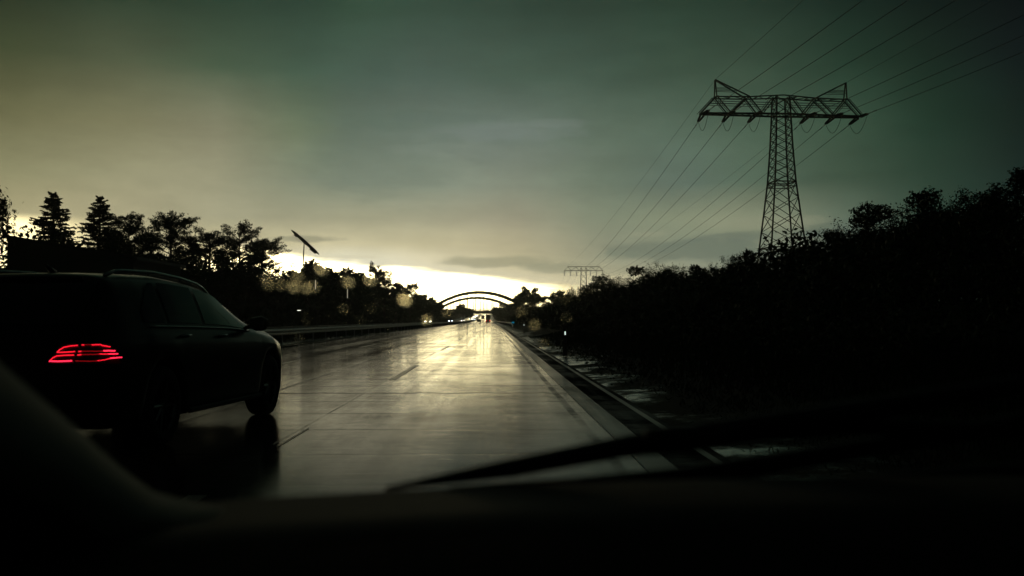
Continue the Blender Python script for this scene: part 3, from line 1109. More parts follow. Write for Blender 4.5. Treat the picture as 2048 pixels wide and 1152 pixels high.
def wire(a, b_, sag, r, label, n=40):
    pts = []
    L0 = Vector(a)
    for i in range(n + 1):
        u = i / n
        p = Vector(a).lerp(Vector(b_), u)
        p.z -= 4 * sag * u * (1 - u)
        pts.append(p - L0)
    o = MB().tube(pts, r, 5).build('overhead_wire', WIRE)
    o.location = L0
    tag(o, label, 'power line', 'overhead wires of the power line')
ordn = ['outermost left', 'second', 'third', 'fourth', 'fifth', 'outermost right']
g2 = adir(P1, P3)
g3 = adir(P2, P3)
for i, x in enumerate((-12.2, -8.3, -4.2, 4.2, 8.3, 12.2)):
    e1 = P1 + Matrix.Rotation(g1, 3, 'Z') @ (Vector((x, 0, 32.15)) + Vector((fd.x, fd.y, 0)) * 4 + Vector((0, 0, -.07 * 4)))
    e0 = P1 + Matrix.Rotation(g1, 3, 'Z') @ (Vector((x, 0, 32.15)) + Vector((bd.x, bd.y, 0)) * 4 + Vector((0, 0, -.05 * 4)))
    q2 = P2 + Matrix.Rotation(g2, 3, 'Z') @ Vector(((-12.6, -8.6, -4.6, 4.6, 8.6, 12.6)[i], 0, 30.3))
    q3 = P3 + Matrix.Rotation(g3, 3, 'Z') @ Vector(((-12.6, -8.6, -4.6, 4.6, 8.6, 12.6)[i], 0, 39.8))
    wire(e1, q2, 7, .035, 'live wire between near and middle pylon, %s of six' % ordn[i])
    wire(q2, q3, 12, .03, 'live wire between middle and farthest pylon, %s of six' % ordn[i])
    wire(e0, P0 + Vector((x, 0, 32)), 6, .035, 'live wire from the near pylon up out of view, %s of six' % ordn[i], 60)
for s, nm in ((-1, 'left'), (1, 'right')):
    e = P1 + Matrix.Rotation(g1, 3, 'Z') @ Vector((s * 10.3, 0, 37.5))
    q2 = P2 + Matrix.Rotation(g2, 3, 'Z') @ Vector((s * 10.4, 0, 37))
    wire(e, q2, 3, .022, 'thin earth wire from the %s horn of the near pylon to the middle pylon' % nm)
    wire(e, P0 + Vector((s * 10.3, 0, 37.5)), 4, .024, 'thin earth wire from the %s horn of the near pylon overhead' % nm, 60)

# ------------------------------------------------------------------ two arch bridges
def arch_bridge(y, cx, half, ztop, label, skew, zd):
    t = empty('arch_bridge', (cx, y, 0), skew, label=label, cat='bridge', group='arch bridges over the motorway')
    d = MB()
    d.box((0, 0, zd - .55), (half * 2 + 150, 11, 1.1))
    d.box((0, -5.6, zd + .05), (half * 2 + 150, .3, .45))
    d.box((0, 5.6, zd + .05), (half * 2 + 150, .3, .45))
    d.build('deck', CONC, t)
    for sy in (-5.2, 5.2):
        a = MB()
        pts = []
        for i in range(41):
            u = -1 + 2 * i / 40
            pts.append((u * half, sy, zd + (ztop - zd) * (1 - u * u)))
        a.tube(pts, 1.3, 4, sx=.75, sz=.8)
        a.build('arch', BRIDGE, t)
        k = -half + 4
        while k < half - 3:
            u = k / half
            zz = zd + (ztop - zd) * (1 - u * u)
            if zz - zd > 2:
                MB().tube([(k, sy, zd), (k, sy, zz)], .13, 5).build('hanger', BRIDGE, t)
            k += 4.6
        r = MB()
        for z in (.45, .8, 1.15):
            r.tube([(-half - 20, sy * 1.06, zd + z), (half + 20, sy * 1.06, zd + z)], .035, 4)
        k = -half - 20
        while k <= half + 20:
            r.box((k, sy * 1.06, zd + .6), (.06, .06, 1.2))
            k += 2
        r.build('railing', BRIDGE, t)
    m_ = MB()
    for u in (-.45, -.15, .15, .45):
        zz = zd + (ztop - zd) * (1 - u * u)
        m_.tube([(u * half, -5.2, zz), (u * half, 5.2, zz)], .3, 6)
    m_.build('wind_bracing', BRIDGE, t)
    for s in (-1, 1):
        MB().box((s * (half - 2.5), 0, zd / 2 - 1), (2, 11, zd)).build('abutment', CONC, t)
    return t
arch_bridge(560, at(958, 640, 560).x, 29, 16.6, 'nearer and larger steel arch bridge crossing over the motorway', R(3), 5.9)
arch_bridge(690, at(953, 640, 690).x, 29, 16.4, 'farther steel arch bridge, seen smaller inside the nearer arch', R(3), 6.9)

# ------------------------------------------------------------------ roadside things
def delineator(d, px, label):
    p = at(px, 640, d)
    gz = ground_z(p.x, d)
    t = empty('delineator_post', (p.x, d, gz), label=label, cat='marker post', group='marker posts on the right verge')
    b_ = MB()
    prof = [(-.06, -.05), (.06, -.05), (.04, .05), (-.04, .05)]
    for z0, z1 in ((0, .55), (.80, 1.0)):
        vs = [(x, y, z) for z in (z0, z1) for x, y in prof]
        if z1 == 1.0:
            vs = vs[:4] + [(x, y, 1.0 - .06 * (y > 0)) for x, y in prof]
        b_.add(vs, [(3, 2, 1, 0), (4, 5, 6, 7), (0, 1, 5, 4), (1, 2, 6, 5), (2, 3, 7, 6), (3, 0, 4, 7)])
    b_.build('post_body', WALL, t)
    k = MB()
    vs = [(x * 1.02, y * 1.02, z) for z in (.55, .80) for x, y in prof]
    k.add(vs, [(3, 2, 1, 0), (4, 5, 6, 7), (0, 1, 5, 4), (1, 2, 6, 5), (2, 3, 7, 6), (3, 0, 4, 7)])
    k.build('black_band', BLACKP, t)
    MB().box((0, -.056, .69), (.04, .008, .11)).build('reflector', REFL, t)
delineator(31, 1130, 'near marker post on the right verge, its white reflector shining')
delineator(82, 1048, 'far marker post on the right verge, a small white speck by the barrier end')
p = at(1026, 645, 175)
t = empty('road_sign', (p.x, 175, ground_z(p.x, 175)), label='small blue sign on a post at the right verge near the barrier end', cat='road sign')
zz = p.z - ground_z(p.x, 175)
MB().tube([(0, .04, 0), (0, .04, zz + .15)], .035, 6).build('post', STEEL, t)
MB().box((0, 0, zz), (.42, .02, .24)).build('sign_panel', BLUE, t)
# mast with slanted boom
d = 165
p = at(605, 560, d)
t = empty('boom_mast', (p.x, d, 0), label='tall thin mast carrying a long slanted boom against the bright sky', cat='mast')
top = at(608, 484, d).z
MB().tube([(0, 0, 0), (0, 0, top * .62), (.0, 0, top * .63), (.25, 0, top)], [.2, .18, .12, .09], 8).build('pole', STEEL, t)
a0, a1 = at(585, 461, d) - p, at(636, 508, d) - p
a0.z += p.z; a1.z += p.z
a0.y = -1.0; a1.y = 1.0
b_ = MB()
b_.tube([a0, a0.lerp(a1, .12), a0.lerp(a1, .5), a0.lerp(a1, .88), a1], [.07, .22, .3, .22, .07], 6)
b_.tube([a0.lerp(a1, .1) + Vector((0, 0, -.35)), a0.lerp(a1, .2) + Vector((0, 0, -.3))], .14, 6)
b_.tube([a0.lerp(a1, .68) + Vector((-.1, 0, -.35)), a0.lerp(a1, .9) + Vector((-.1, 0, -.25))], .12, 6)
b_.build('boom', ALLOY, t)
# pale poles and a lit lamp in front of the left trees
for px, y0, y1, dd, lab in ((631, 560, 600, 140, 'short pale pole in front of the tree right of the mast foot'),
                            (695, 579, 640, 150, 'brighter pale pole in the dark treeline above the crash barrier')):
    p = at(px, y0, dd)
    t = empty('pale_pole', (p.x, dd, ground_z(p.x, dd)), label=lab, cat='pole', group='pale poles by the left treeline')
    h = p.z - ground_z(p.x, dd)
    MB().tube([(0, 0, 0), (0, 0, h - 1.3)], .06, 6).build('lower_pole', BLACKP, t)
    MB().tube([(0, 0, h - 1.3), (0, 0, h)], .07, 8).build('pale_glow_section', mat('pale_glow_section', (.75, .72, .6), .4, emit=(.9, .85, .6), es=.25), t)  # pale colour plus added emission that brightens the pole, no lamp
p = at(598, 620.5, 75)
t = empty('street_lamp', (p.x, 75, ground_z(p.x, 75)), label='street lamp glowing as a small speck in the dark trees on the left', cat='lamp')
h = p.z - ground_z(p.x, 75)
MB().tube([(.25, 0, 0), (.25, 0, h + .02), (0, 0, h + .06)], .03, 6).build('pole', BLACKP, t)
MB().box((0, 0, h + .03), (.36, .16, .05)).build('lamp_housing', BLACKP, t)
MB().box((0, 0, h - .01), (.26, .12, .03)).build('lamp_glass', LAMP, t)
# building at the far left
d = 60
pa = at(15, 470, d)
t = empty('building', (pa.x, d, ground_z(pa.x, d)), R(0), label='low building with shallow sloping roof at the far left behind the estate car', cat='building')
gz = ground_z(pa.x, d)
h0 = pa.z - gz
h1 = at(120, 487, d).z - gz
w = 7.5
MB().add([(0, 0, 0), (w, 0, 0), (w, 9, 0), (0, 9, 0), (0, 0, h0 - .2), (w, 0, h1 - .95), (w, 9, h1 - .95), (0, 9, h0 - .2)],
         [(0, 1, 5, 4), (1, 2, 6, 5), (2, 3, 7, 6), (3, 0, 4, 7)]).build('wall', WALL, t)
MB().add([(-.02, -.25, h0 - .2), (w + .3, -.25, h1 - 1.0), (w + .3, 9.3, h1 - 1.0), (-.02, 9.3, h0 - .2),
          (-.02, -.25, h0), (w + .3, -.25, h1 - .8), (w + .3, 9.3, h1 - .8), (-.02, 9.3, h0)],
         [(0, 1, 5, 4), (1, 2, 6, 5), (2, 3, 7, 6), (3, 0, 4, 7), (4, 5, 6, 7), (3, 2, 1, 0)]).build('roof', ROOF, t)
for x in (1.6, 4.2):
    f = MB().box((x, -.03, 1.6), (1.1, .08, 1.2)).build('window', WALL, t)
    MB().box((x, -.08, 1.6), (.95, .04, 1.05)).build('pane', GLASSD, f)

# ------------------------------------------------------------------ the estate car in the next lane
CL = 4.90
def interp(tab, s):
    if s <= tab[0][0]:
        return tab[0][1:]
    for a, b in zip(tab, tab[1:]):
        if s <= b[0]:
            u = (s - a[0]) / (b[0] - a[0])
            return tuple(x + (y - x) * u for x, y in zip(a[1:], b[1:]))
    return tab[-1][1:]
#      s     w     zbelt  zr    wr   zb
ST = [(0.00, .60, .50, .52, .40, .36), (.02, .72, .60, .63, .50, .30), (.05, .77, .70, .78, .56, .27), (.10, .81, .86, .93, .60, .25),
      (.16, .84, .93, 1.00, .62, .24), (.30, .875, .955, 1.17, .62, .23), (.42, .89, .965, 1.31, .615, .22), (.52, .90, .970, 1.40, .61, .22),
      (.62, .905, .972, 1.44, .61, .22), (1.0, .92, .972, 1.462, .62, .22), (1.6, .925, .965, 1.475, .625, .22), (2.2, .925, .955, 1.445, .625, .22),
      (2.6, .925, .95, 1.405, .62, .22), (2.85, .925, .945, 1.35, .615, .22), (3.15, .922, .94, 1.24, .63, .22), (3.45, .92, .935, 1.095, .67, .22),
      (3.68, .918, .925, 1.00, .72, .22), (3.80, .915, .915, .975, .72, .22), (4.2, .905, .875, .945, .70, .22), (4.5, .875, .82, .90, .66, .22),
      (4.68, .82, .76, .85, .60, .22), (4.80, .74, .68, .77, .52, .23), (4.86, .66, .60, .66, .45, .25), (4.90, .56, .50, .52, .38, .30)]
WS = (1.20, 4.06)
WR = .335
def profile(s):
    w, zbt, zr, wr, zb = interp(ST, s)
    arch = zb
    for c in WS:
        q = .40 ** 2 - (s - c) ** 2
        if q > 0:
            arch = max(arch, min(.33 + math.sqrt(q), .72))
    zb2 = min(arch, zbt - .12)
    mid = max(.55, zb2 + .03) if zbt > .62 else (zb2 + zbt) / 2
    pts = [(w * .80, zb2 - .002), (w * .965, zb2 + .0), (w * .985, zb2 + .03), (w, mid), (w * .995, (mid + zbt) / 2), (w * .975, zbt - .035), (w * .935, zbt),
           (w * .915, zbt + (zr - zbt) * .10)]
    x1 = wr + .06
    pts += [(w * .915 + (x1 - w * .915) * .5, zbt + (zr - zbt) * .52), (x1, zr - (zr - zbt) * .12), (wr * .9, zr - (zr - zbt) * .035), (wr * .5, zr - .004), (0, zr)]
    return pts
def surf(s, t):
    p = profile(s)
    i = min(int(t), len(p) - 2)
    u = t - i
    return Vector((p[i][0] + (p[i + 1][0] - p[i][0]) * u, s, p[i][1] + (p[i + 1][1] - p[i][1]) * u))
stations = sorted(set([r[0] for r in ST] + [round(c + k * .05, 3) for c in WS for k in range(-9, 10)] + [round(k * .1, 2) for k in range(7, 47)]))
body = MB()
rows = []
for s in stations:
    pr = profile(s)
    rows.append([(x, s, z) for x, z in pr] + [(-x, s, z) for x, z in pr[-2::-1]])
body.grid(rows)
m0, m1 = rows[0], rows[-1]
for r_, rev in ((m0, 0), (m1, 1)):
    n = len(r_)
    fs = [(i, i + 1, n - 2 - i, n - 1 - i) for i in range(n // 2)]
    body.add(r_, [f[::-1] if rev else f for f in fs])
body.grid([[(x * .86, s, .24) for x in (-w_, w_)] for s, w_ in [(s, interp(ST, s)[0]) for s in (.1, .6, 1.0, 2, 3, 3.7, 4.4, 4.75)]])
CAR_A = R(-6.1)
car = empty('estate_car', (-3.90, 7.75, 0), CAR_A, label='black estate car overtaking in the left lane with red tail lights glowing', cat='car')
car.scale = (1, 1, 1.035)
bo = body.build('body', PAINT, car, True)
bm = bmesh.new()
bm.from_mesh(bo.data)
bmesh.ops.remove_doubles(bm, verts=bm.verts, dist=.0008)
bmesh.ops.recalc_face_normals(bm, faces=bm.faces)
bm.to_mesh(bo.data)
bm.free()
sm = bo.modifiers.new('smooth', 'SUBSURF')
sm.levels = 1
sm.render_levels = 1
def panel(s0, s1, t0, t1, off, ns=10, nt_=5, cut=None, side=1):
    g = MB()
    rows = []
    for i in range(ns + 1):
        s = s0 + (s1 - s0) * i / ns
        r = []
        ta, tb = t0, t1
        if cut:
            ta, tb = cut(s, t0, t1)
        for j in range(nt_ + 1):
            t = ta + (tb - ta) * j / nt_
            p = surf(s, t)
            q = surf(s, t + .05) - surf(s, t - .05)
            nn = Vector((abs(q.z), 0, abs(q.x))).normalized()
            p = p + nn * off
            r.append((p.x * side, p.y, p.z))
        rows.append(r)
    g.grid(rows)
    return g
def two_sided(name, m, *a, **k):
    for sd in (1, -1):
        fix_normals(panel(*a, side=sd, **k).build(name, m, car, True))
two_sided('side_window', GLASSD, .92, 1.32, 7.1, 8.85, .006, cut=lambda s, a, b: (a, a + (b - a) * min(1, .25 + (s - .92) / .4)))
two_sided('side_window', GLASSD, 1.40, 2.13, 7.1, 8.85, .006)
two_sided('side_window', GLASSD, 2.21, 3.36, 7.1, 8.85, .006, cut=lambda s, a, b: (a, a + (b - a) * min(1, max(.04, (3.38 - s) / .52) if s > 2.86 else 1)))
wsg = MB()
for nm, s0, s1 in (('windscreen', 2.92, 3.66), ('rear_window', .18, .56)):
    g = MB()
    rows = []
    for i in range(9):
        s = s0 + (s1 - s0) * i / 8
        r = []
        for j in range(-8, 9):
            t = 12 - abs(j) * .33
            p = surf(s, t)
            r.append((p.x * (1 if j >= 0 else -1), p.y, p.z + .008))
        rows.append(r)
    g.grid(rows)
    fix_normals(g.build(nm, GLASSD, car, True))
for sd in (1, -1):
    pts = [(sd * (surf(s, 6.75).x + .006), s, surf(s, 6.75).z) for s in np.linspace(.98, 3.42, 24)]
    MB().tube(pts, .010, 6).build('chrome_strip', CHROME, car, True)
    ra = MB()
    pts = []
    for i in range(25):
        s = .72 + 2.25 * i / 24
        e = min(1, math.sin(math.pi * i / 24) * 4)
        p = surf(s, 9.9)
        pts.append((sd * (p.x + .01), s, p.z + .0 + .034 * e))
    ra.tube(pts, .016, 8)
    for s in (1.5, 2.2):
        p = surf(s, 9.9)
        ra.tube([(sd * (p.x + .01), s, p.z), (sd * (p.x + .01), s, p.z + .034)], .012, 6)
    ra.build('roof_rail', CHROME, car, True)
    # door mirror
    mm = MB()
    c0 = surf(3.36, 7).x
    pts = [(sd * (c0 - .02), 3.40, .985), (sd * (c0 + .05), 3.38, .995), (sd * (c0 + .09), 3.36, 1.02), (sd * (c0 + .17), 3.37, 1.025), (sd * (c0 + .225), 3.39, 1.015)]
    mm.tube(pts, [.02, .03, .075, .08, .055], 10)
    mo = mm.build('door_mirror', PAINT, car, True)
    MB().box((sd * (c0 + .14), 3.29, 1.02), (.15, .012, .10)).build('mirror_glass', CHROME, mo)
    for s in (1.5, 2.4):
        p = surf(s, 5.0)
        MB().tube([(sd * (p.x + .0), s, p.z - .01), (sd * (p.x + .028), s + .03, p.z - .005), (sd * (p.x + .028), s + .17, p.z - .005), (sd * p.x, s + .2, p.z - .01)], .012, 6).build('door_handle', CHROME, car, True)
    # wheel arch lips and door sills
    pts = [(sd * (surf(s, 3).x + .004), s, .255 - .0) for s in np.linspace(1.65, 3.6, 8)]
    MB().tube(pts, .025, 6).build('door_sill', BLACKP, car)
    for c in WS:
        w_ = interp(ST, c)[0]
        wh = empty('wheel', (sd * (w_ - .125), c, WR))
        wh.parent = car
        ty = MB()
        prof = [(.215, -.10), (.28, -.115), (.32, -.105), (.335, -.085), (.337, 0), (.335, .085), (.32, .105), (.28, .115), (.215, .10)]
        rr = []
        for i in range(33):
            a = 2 * math.pi * i / 32
            rr.append([(x, r_ * math.cos(a), r_ * math.sin(a)) for r_, x in prof])
        ty.grid(rr)
        fix_normals(ty.build('tyre', RUBBER, wh, True))
        rm_ = MB()
        rr = []
        for i in range(33):
            a = 2 * math.pi * i / 32
            rr.append([(x * sd, r_ * math.cos(a), r_ * math.sin(a)) for r_, x in ((.225, .105), (.215, .08), (.21, -.08), (.03, -.06))])
        rm_.grid(rr)
        for k in range(10):
            a = 2 * math.pi * k / 10
            rm_.tube([(sd * .07, .04 * math.cos(a), .04 * math.sin(a)), (sd * .085, .21 * math.cos(a), .21 * math.sin(a))], [.022, .014], 5)
        rm_.tube([(sd * .05, 0, 0), (sd * .085, 0, 0)], .05, 10)
        fix_normals(rm_.build('rim', ALLOY, wh))
# rear details
MB().box((0, -.022, .50), (.52, .02, .115)).build('number_plate', WHITE, car)
MB().tube([(-.62, -.005, .40), (0, -.03, .395), (.62, -.005, .40)], .012, 6).build('bumper_strip', CHROME, car)
for sd in (1, -1):
    MB().tube([(sd * .5, -.02, .33), (sd * .66, .0, .33)], .028, 8).build('exhaust_trim', CHROME, car)
pts = [(-.5, .50, 1.385), (0, .47, 1.395), (.5, .50, 1.385)]
MB().tube(pts, .022, 6).build('roof_spoiler', PAINT, car, True)
MB().tube([(0, .95, 1.46), (0, .85, 1.50), (0, .80, 1.52)], [.03, .02, .006], 6).build('roof_antenna', PAINT, car, True)
# lamps: light guides laid on the bodywork where the photo shows them
bpy.context.view_layer.update()
dg = bpy.context.evaluated_depsgraph_get()
bvh = BVHTree.FromObject(bo, dg)
mw = bo.matrix_world.copy()
inv = mw.inverted()
def on_body(px, py, k_=.022):
    dirn = (CR @ Vector(((px - 1024) / F, (576 - py) / F, -1))).normalized()
    o_ = inv @ EYE
    dl = (inv.to_3x3() @ dirn).normalized()
    h = bvh.ray_cast(o_, dl)
    if h[0] is None:
        return None
    return h[0] + h[1] * k_
sc_ = 240 / 2048
def zz_(pts):
    return [(60 + x * sc_, 660 + y * sc_) for x, y in pts]
GUIDES = [
    (REDLED, 8.5, [(830, 275), (700, 290), (600, 312), (530, 350), (485, 395)]), (REDLED, 8.5, [(485, 395), (600, 392), (780, 380)]),
    (REDLED, 8.5, [(765, 438), (600, 444), (480, 455), (410, 490), (360, 540)]), (REDHOT, 10.5, [(355, 542), (500, 545), (730, 535)]),
    (REDLED, 9, [(890, 275), (930, 275)]), (REDDIM, 5, [(930, 275), (1050, 268)]), (REDLED, 8, [(1050, 268), (1160, 264), (1250, 280), (1330, 295)]),
    (REDLED, 9, [(840, 382), (890, 378)]), (REDDIM, 5, [(890, 378), (1050, 372), (1220, 366)]), (REDHOT, 10, [(1220, 362), (1300, 360), (1410, 358)]),
    (REDLED, 9, [(825, 440), (890, 434)]), (REDDIM, 6, [(890, 434), (1050, 425), (1150, 418)]), (REDLED, 7, [(1150, 416), (1300, 412)]), (REDHOT, 7.5, [(1300, 412), (1460, 410)]),
    (REDDIM, 6, [(790, 538), (840, 538)]), (REDDIM, 5, [(840, 540), (1000, 540), (1120, 530)]), (REDLED, 6, [(1120, 528), (1250, 510), (1330, 488)]), (REDHOT, 9, [(1330, 486), (1430, 476), (1525, 470)]),
]
groups = {'inner': GUIDES[:4], 'outer': GUIDES[4:]}
def lens_patch(c):
    g = MB()
    P = []
    for x, y in zz_(c):
        P.append(on_body(x, y))
    if any(p is None for p in P):
        return None
    return P
for sd in (1, -1):
    tl = empty('tail_light', (0, 0, 0))
    tl.parent = car
    for m_, w_, pts in GUIDES:
        dense = []
        for a, b in zip(pts, pts[1:]):
            for k in range(6):
                dense.append((a[0] + (b[0] - a[0]) * k / 6, a[1] + (b[1] - a[1]) * k / 6))
        dense.append(pts[-1])
        q = [on_body(*p) for p in zz_(dense)]
        q = [p for p in q if p is not None]
        if len(q) < 2:
            continue
        rr = w_ * 2.0 * sc_ * 8.0 / F / 2
        g = MB().tube([(p.x * sd, p.y, p.z) for p in q], rr, 8)
        g.build('light_guide', m_, tl, True)
    # dark red lens behind the guides
    g = MB()
    rows = []
    for v in np.linspace(0, 1, 7):
        r = []
        for u in np.linspace(0, 1, 13):
            xl = 520 - 210 * v + (0 if v > .02 else 20)
            xr = 1360 + 200 * v
            p = on_body(*zz_([(xl + (xr - xl) * u, 235 + 345 * v)])[0], .008)
            if p is None:
                p = Vector((.8, .1, .8))
            r.append((p.x * sd, p.y, p.z))
        rows.append(r)
    g.grid(rows)
    fix_normals(g.build('lens', LENSRED, tl, True))

# ------------------------------------------------------------------ far traffic
def far_car_body():
    prof = [(0, .35), (.0, .75), (.12, .92), (.55, 1.02), (1.0, 1.42), (2.5, 1.45), (3.3, 1.0), (4.2, .82), (4.35, .6), (4.35, .3)]
    g = MB()
    rows = []
    for x, k in ((-.86, .92), (-.78, 1.0), (.78, 1.0), (.86, .92)):
        rows.append([(x * (.82 if z > 1.1 else 1), y, .3 + (z - .3) * k) for y, z in prof])
    g.grid(rows)
    for r_ in (rows[0], rows[-1]):
        g.add(r_, [tuple(range(len(r_)))])
    return g
def wheels4(t, ys, x, r):
    for y in ys:
        for s in (-1, 1):
            MB().tube([(s * (x - .11), y, r), (s * (x + .11), y, r)], r, 14).build('wheel', RUBBER, t)
def lamp_disc(name, x, y, z, r, m, t):
    MB().tube([(x, y - .04, z), (x, y + .04, z)], r, 10).build(name, m, t)
def mk_car(X, d, z, oncoming, label, lights, group, r=.13, col=PAINT):
    t = empty('distant_car', (X, d, z), R(180) if oncoming else 0, label=label, cat='car', group=group)
    far_car_body().build('body', col, t)
    g = MB()
    for s in (-1, 1):
        g.add([(s * .84, 1.0, 1.06), (s * .84, 3.0, 1.06), (s * .735, 2.5, 1.38), (s * .735, 1.2, 1.38)], [(0, 1, 2, 3)])
    g.build('side_glass', GLASSD, t)
    MB().add([(-.62, .6, 1.08), (.62, .6, 1.08), (.58, .93, 1.36), (-.58, .93, 1.36)], [(0, 1, 2, 3)]).build('rear_window', GLASSD, t)
    wheels4(t, (.85, 3.5), .76, .32)
    for s in (-1, 1):
        if lights[0]:
            lamp_disc('headlight', s * .65, 4.36, .66, r, lights[0], t)
        lamp_disc('tail_lamp', s * .68, -.02, .8, lights[1] and .09 or .07, lights[1] or LENSRED, t)
    return t
def mk_truck(X, d, z, label, h=3.9, lit=True):
    t = empty('lorry', (X, d, z), 0, label=label, cat='lorry', group='lorries ahead on the motorway')
    MB().box((0, 5, 1.1 + (h - 1.1) / 2), (2.5, 10, h - 1.1)).build('cargo_box', LORRY, t)
    MB().box((0, 5, .95), (1.1, 10, .28)).build('chassis', BLACKP, t)
    g = MB().box((0, 11.6, 1.75), (2.4, 2.0, 2.5))
    g.add([(-1.2, 10.6, 3.0), (1.2, 10.6, 3.0), (1.2, 12.5, 3.0), (-1.2, 12.5, 3.0), (-1.1, 10.6, 3.6), (1.1, 10.6, 3.6)],
          [(0, 1, 5, 4), (1, 2, 5), (2, 3, 4, 5), (3, 0, 4)])
    g.build('cab', PAINT, t)
    MB().box((0, -.02, .72), (2.3, .06, .18)).build('rear_bumper', BLACKP, t)
    MB().box((0, -.03, 2.4), (.04, .03, 2.3)).build('door_seam', BLACKP, t)
    wheels4(t, (1.6, 2.9, 4.2, 11.6), 1.08, .5)
    for s in (-1, 1):
        lamp_disc('tail_lamp', s * 1.0, -.06, .95, .1, TAILFAR if lit else LENSRED, t)
GO, GA = 'oncoming cars with lit headlights', 'cars ahead on the motorway'
def zo(d):
    return zprof(d)
mk_truck(at(976.5, 640, 560).x, 540, zprof(540), 'lorry ahead in the right lane just before the bridge')
mk_truck(at(965.5, 640, 760).x, 760, zprof(760), 'smaller-looking lorry farther ahead in the middle lane beyond the bridge', 3.3, False)
mk_car(at(957.5, 640, 400).x, 400, zprof(400), False, 'dark car ahead in the left lane, unlit', (None, None), GA)
mk_car(at(976, 640, 395).x, 395, zprof(395), False, 'car with red tail lamps following the nearer lorry', (None, TAILFAR), GA)
for px, dd, m_, lab, r_ in (
        (858, 262, HEADL, 'nearest oncoming car, its two warm headlights widest apart', .17),
        (902, 420, HEADB, 'oncoming car with bluish white headlights, second in the row', .2),
        (926, 560, HEADL, 'oncoming car with reddish headlights, third in the row', .2),
        (941, 760, HEADL, 'oncoming car far off, upper left of the distant cluster', .2),
        (948, 700, HEADB, 'oncoming car with cool headlights at the lower edge of the distant cluster', .18),
        (948.5, 1000, HEADL, 'oncoming car in the middle of the warm distant cluster', .3),
        (954, 1080, HEADL, 'farthest oncoming car, right end of the warm distant cluster', .36)):
    X = at(px, 640, dd).x
    mk_car(X, dd, zprof(dd) , True, lab, (m_, None), GO, r_)

# ------------------------------------------------------------------ our own car around the camera
own = empty('own_car', (0, 0, 0), label='dark interior of the car the view is taken from, with dashboard, pillar and wipers', cat='car')
def lofted(name, rows, m, th=.0):
    o = MB().grid(rows).build(name, m, own, True)
    if th:
        so = o.modifiers.new('thick', 'SOLIDIFY')
        so.thickness = th
    return o
# dashboard top: rises to the windscreen base, curves at the left into the pillar
rows = []
for px_, yf, yn in ((-700, 1000, 1180), (-300, 1010, 1180), (100, 1030, 1200), (330, 1012, 1190), (500, 998, 1180), (800, 980, 1170), (1050, 968, 1165), (1500, 956, 1165), (1900, 952, 1165), (2500, 950, 1170), (3200, 955, 1180)):
    far_, mid_, near_ = at(px_, yf, .88), at(px_, yf + 55, .72), at(px_, yn + 30, .50)
    low = near_ + Vector((0, -.03, -.35))
    back = far_ + Vector((0, .02, -.06))
    rows.append([back, far_, mid_, near_, low])
lofted('dashboard', rows, DASH)
# cowl and bonnet outside the glass
rows = []
for x in np.linspace(-.95, .95, 13):
    X = x + .25
    k = 1 - .1 * (x / .95) ** 2
    rows.append([(X, .90, .93), (X, 1.0, .905 * k + .0), (X, 1.4, .845 * k), (X, 1.8, .74 * k), (X, 2.0, .60 * k)])
lofted('bonnet', rows, PAINT)
# left pillar trim sweeping down into the dashboard corner
pl = [((-560, 250), (-700, 330), .62), ((-300, 480), (-420, 600), .66), ((-100, 645), (-180, 770), .70), (( 0, 731), (-70, 845), .73), ((78, 798), (20, 905), .76),
      ((157, 865), (110, 950), .79), ((235, 935), (190, 1000), .82), ((306, 988), (265, 1045), .85), ((377, 1006), (345, 1050), .88), ((430, 1012), (420, 1040), .90)]
rws = []
for (ax, ay), (bx, by), dd in pl:
    A, B = at(ax, ay, dd), at(bx, by, dd - .13)
    r_ = [A + Vector((0, .03, -.01)) + Vector((-.03, 0, 0)), A + Vector((-.004, .012, 0))]
    for k in range(7):
        u = k / 6
        r_.append(A.lerp(B, u) + Vector((.010, -.004, .004)) * math.sin(u * math.pi))
    r_ += [B + Vector((-.015, -.02, -.01)), B + Vector((-.10, -.02, -.05))]
    rws.append(r_)
lofted('pillar_trim', rws, TRIM, .003)
# door card / lower left
rows = []
for a, b_ in ((-900, 900), (-700, 640), (-420, 780), (-180, 900), (20, 985), (110, 1020), (200, 1050), (300, 1080), (380, 1090)):
    p = at(a, b_, .62 + max(0, a) * .0004)
    rows.append([p, p + Vector((0, -.05, -.1)), p + Vector((0, -.1, -.6))])
lofted('door_card', rows, DASH)
# windscreen and roof lining
def screen(x, v):
    """v 0 at the base, 1 at the header"""
    return Vector((x, .93 - .62 * v - .06 * (x - .25) ** 2, .945 + .46 * v))
rows = [[screen(x, v) for v in np.linspace(0, 1, 7)] for x in np.linspace(-.6, 1.15, 13)]
lofted('windscreen', rows, PANE)
rows = [[(x, .30 - k * .45 - .06 * (x - .25) ** 2, 1.42 + .03 * min(1, k) - .02 * (x - .25) ** 2) for k in range(0, 5)] for x in np.linspace(-.65, 1.2, 9)]
lofted('roof_lining', rows, DASH)
rows = [[(x, -1.4, z) for z in (.3, .8, 1.42)] for x in (-.65, .3, 1.2)]
lofted('seat_back', rows, DASH)
rows = [[(s, y_, z) for z in (.2, .95)] for s in (1.22,) for y_ in (.9, .2, -1.4)]
lofted('right_door', [[(1.22, y_, z) for z in (.2, .6, .93)] for y_ in (.9, .2, -1.4)], DASH)
lofted('left_door', [[(-.72, y_, z) for z in (.2, .6, .93)] for y_ in (.6, .2, -1.4)], DASH)
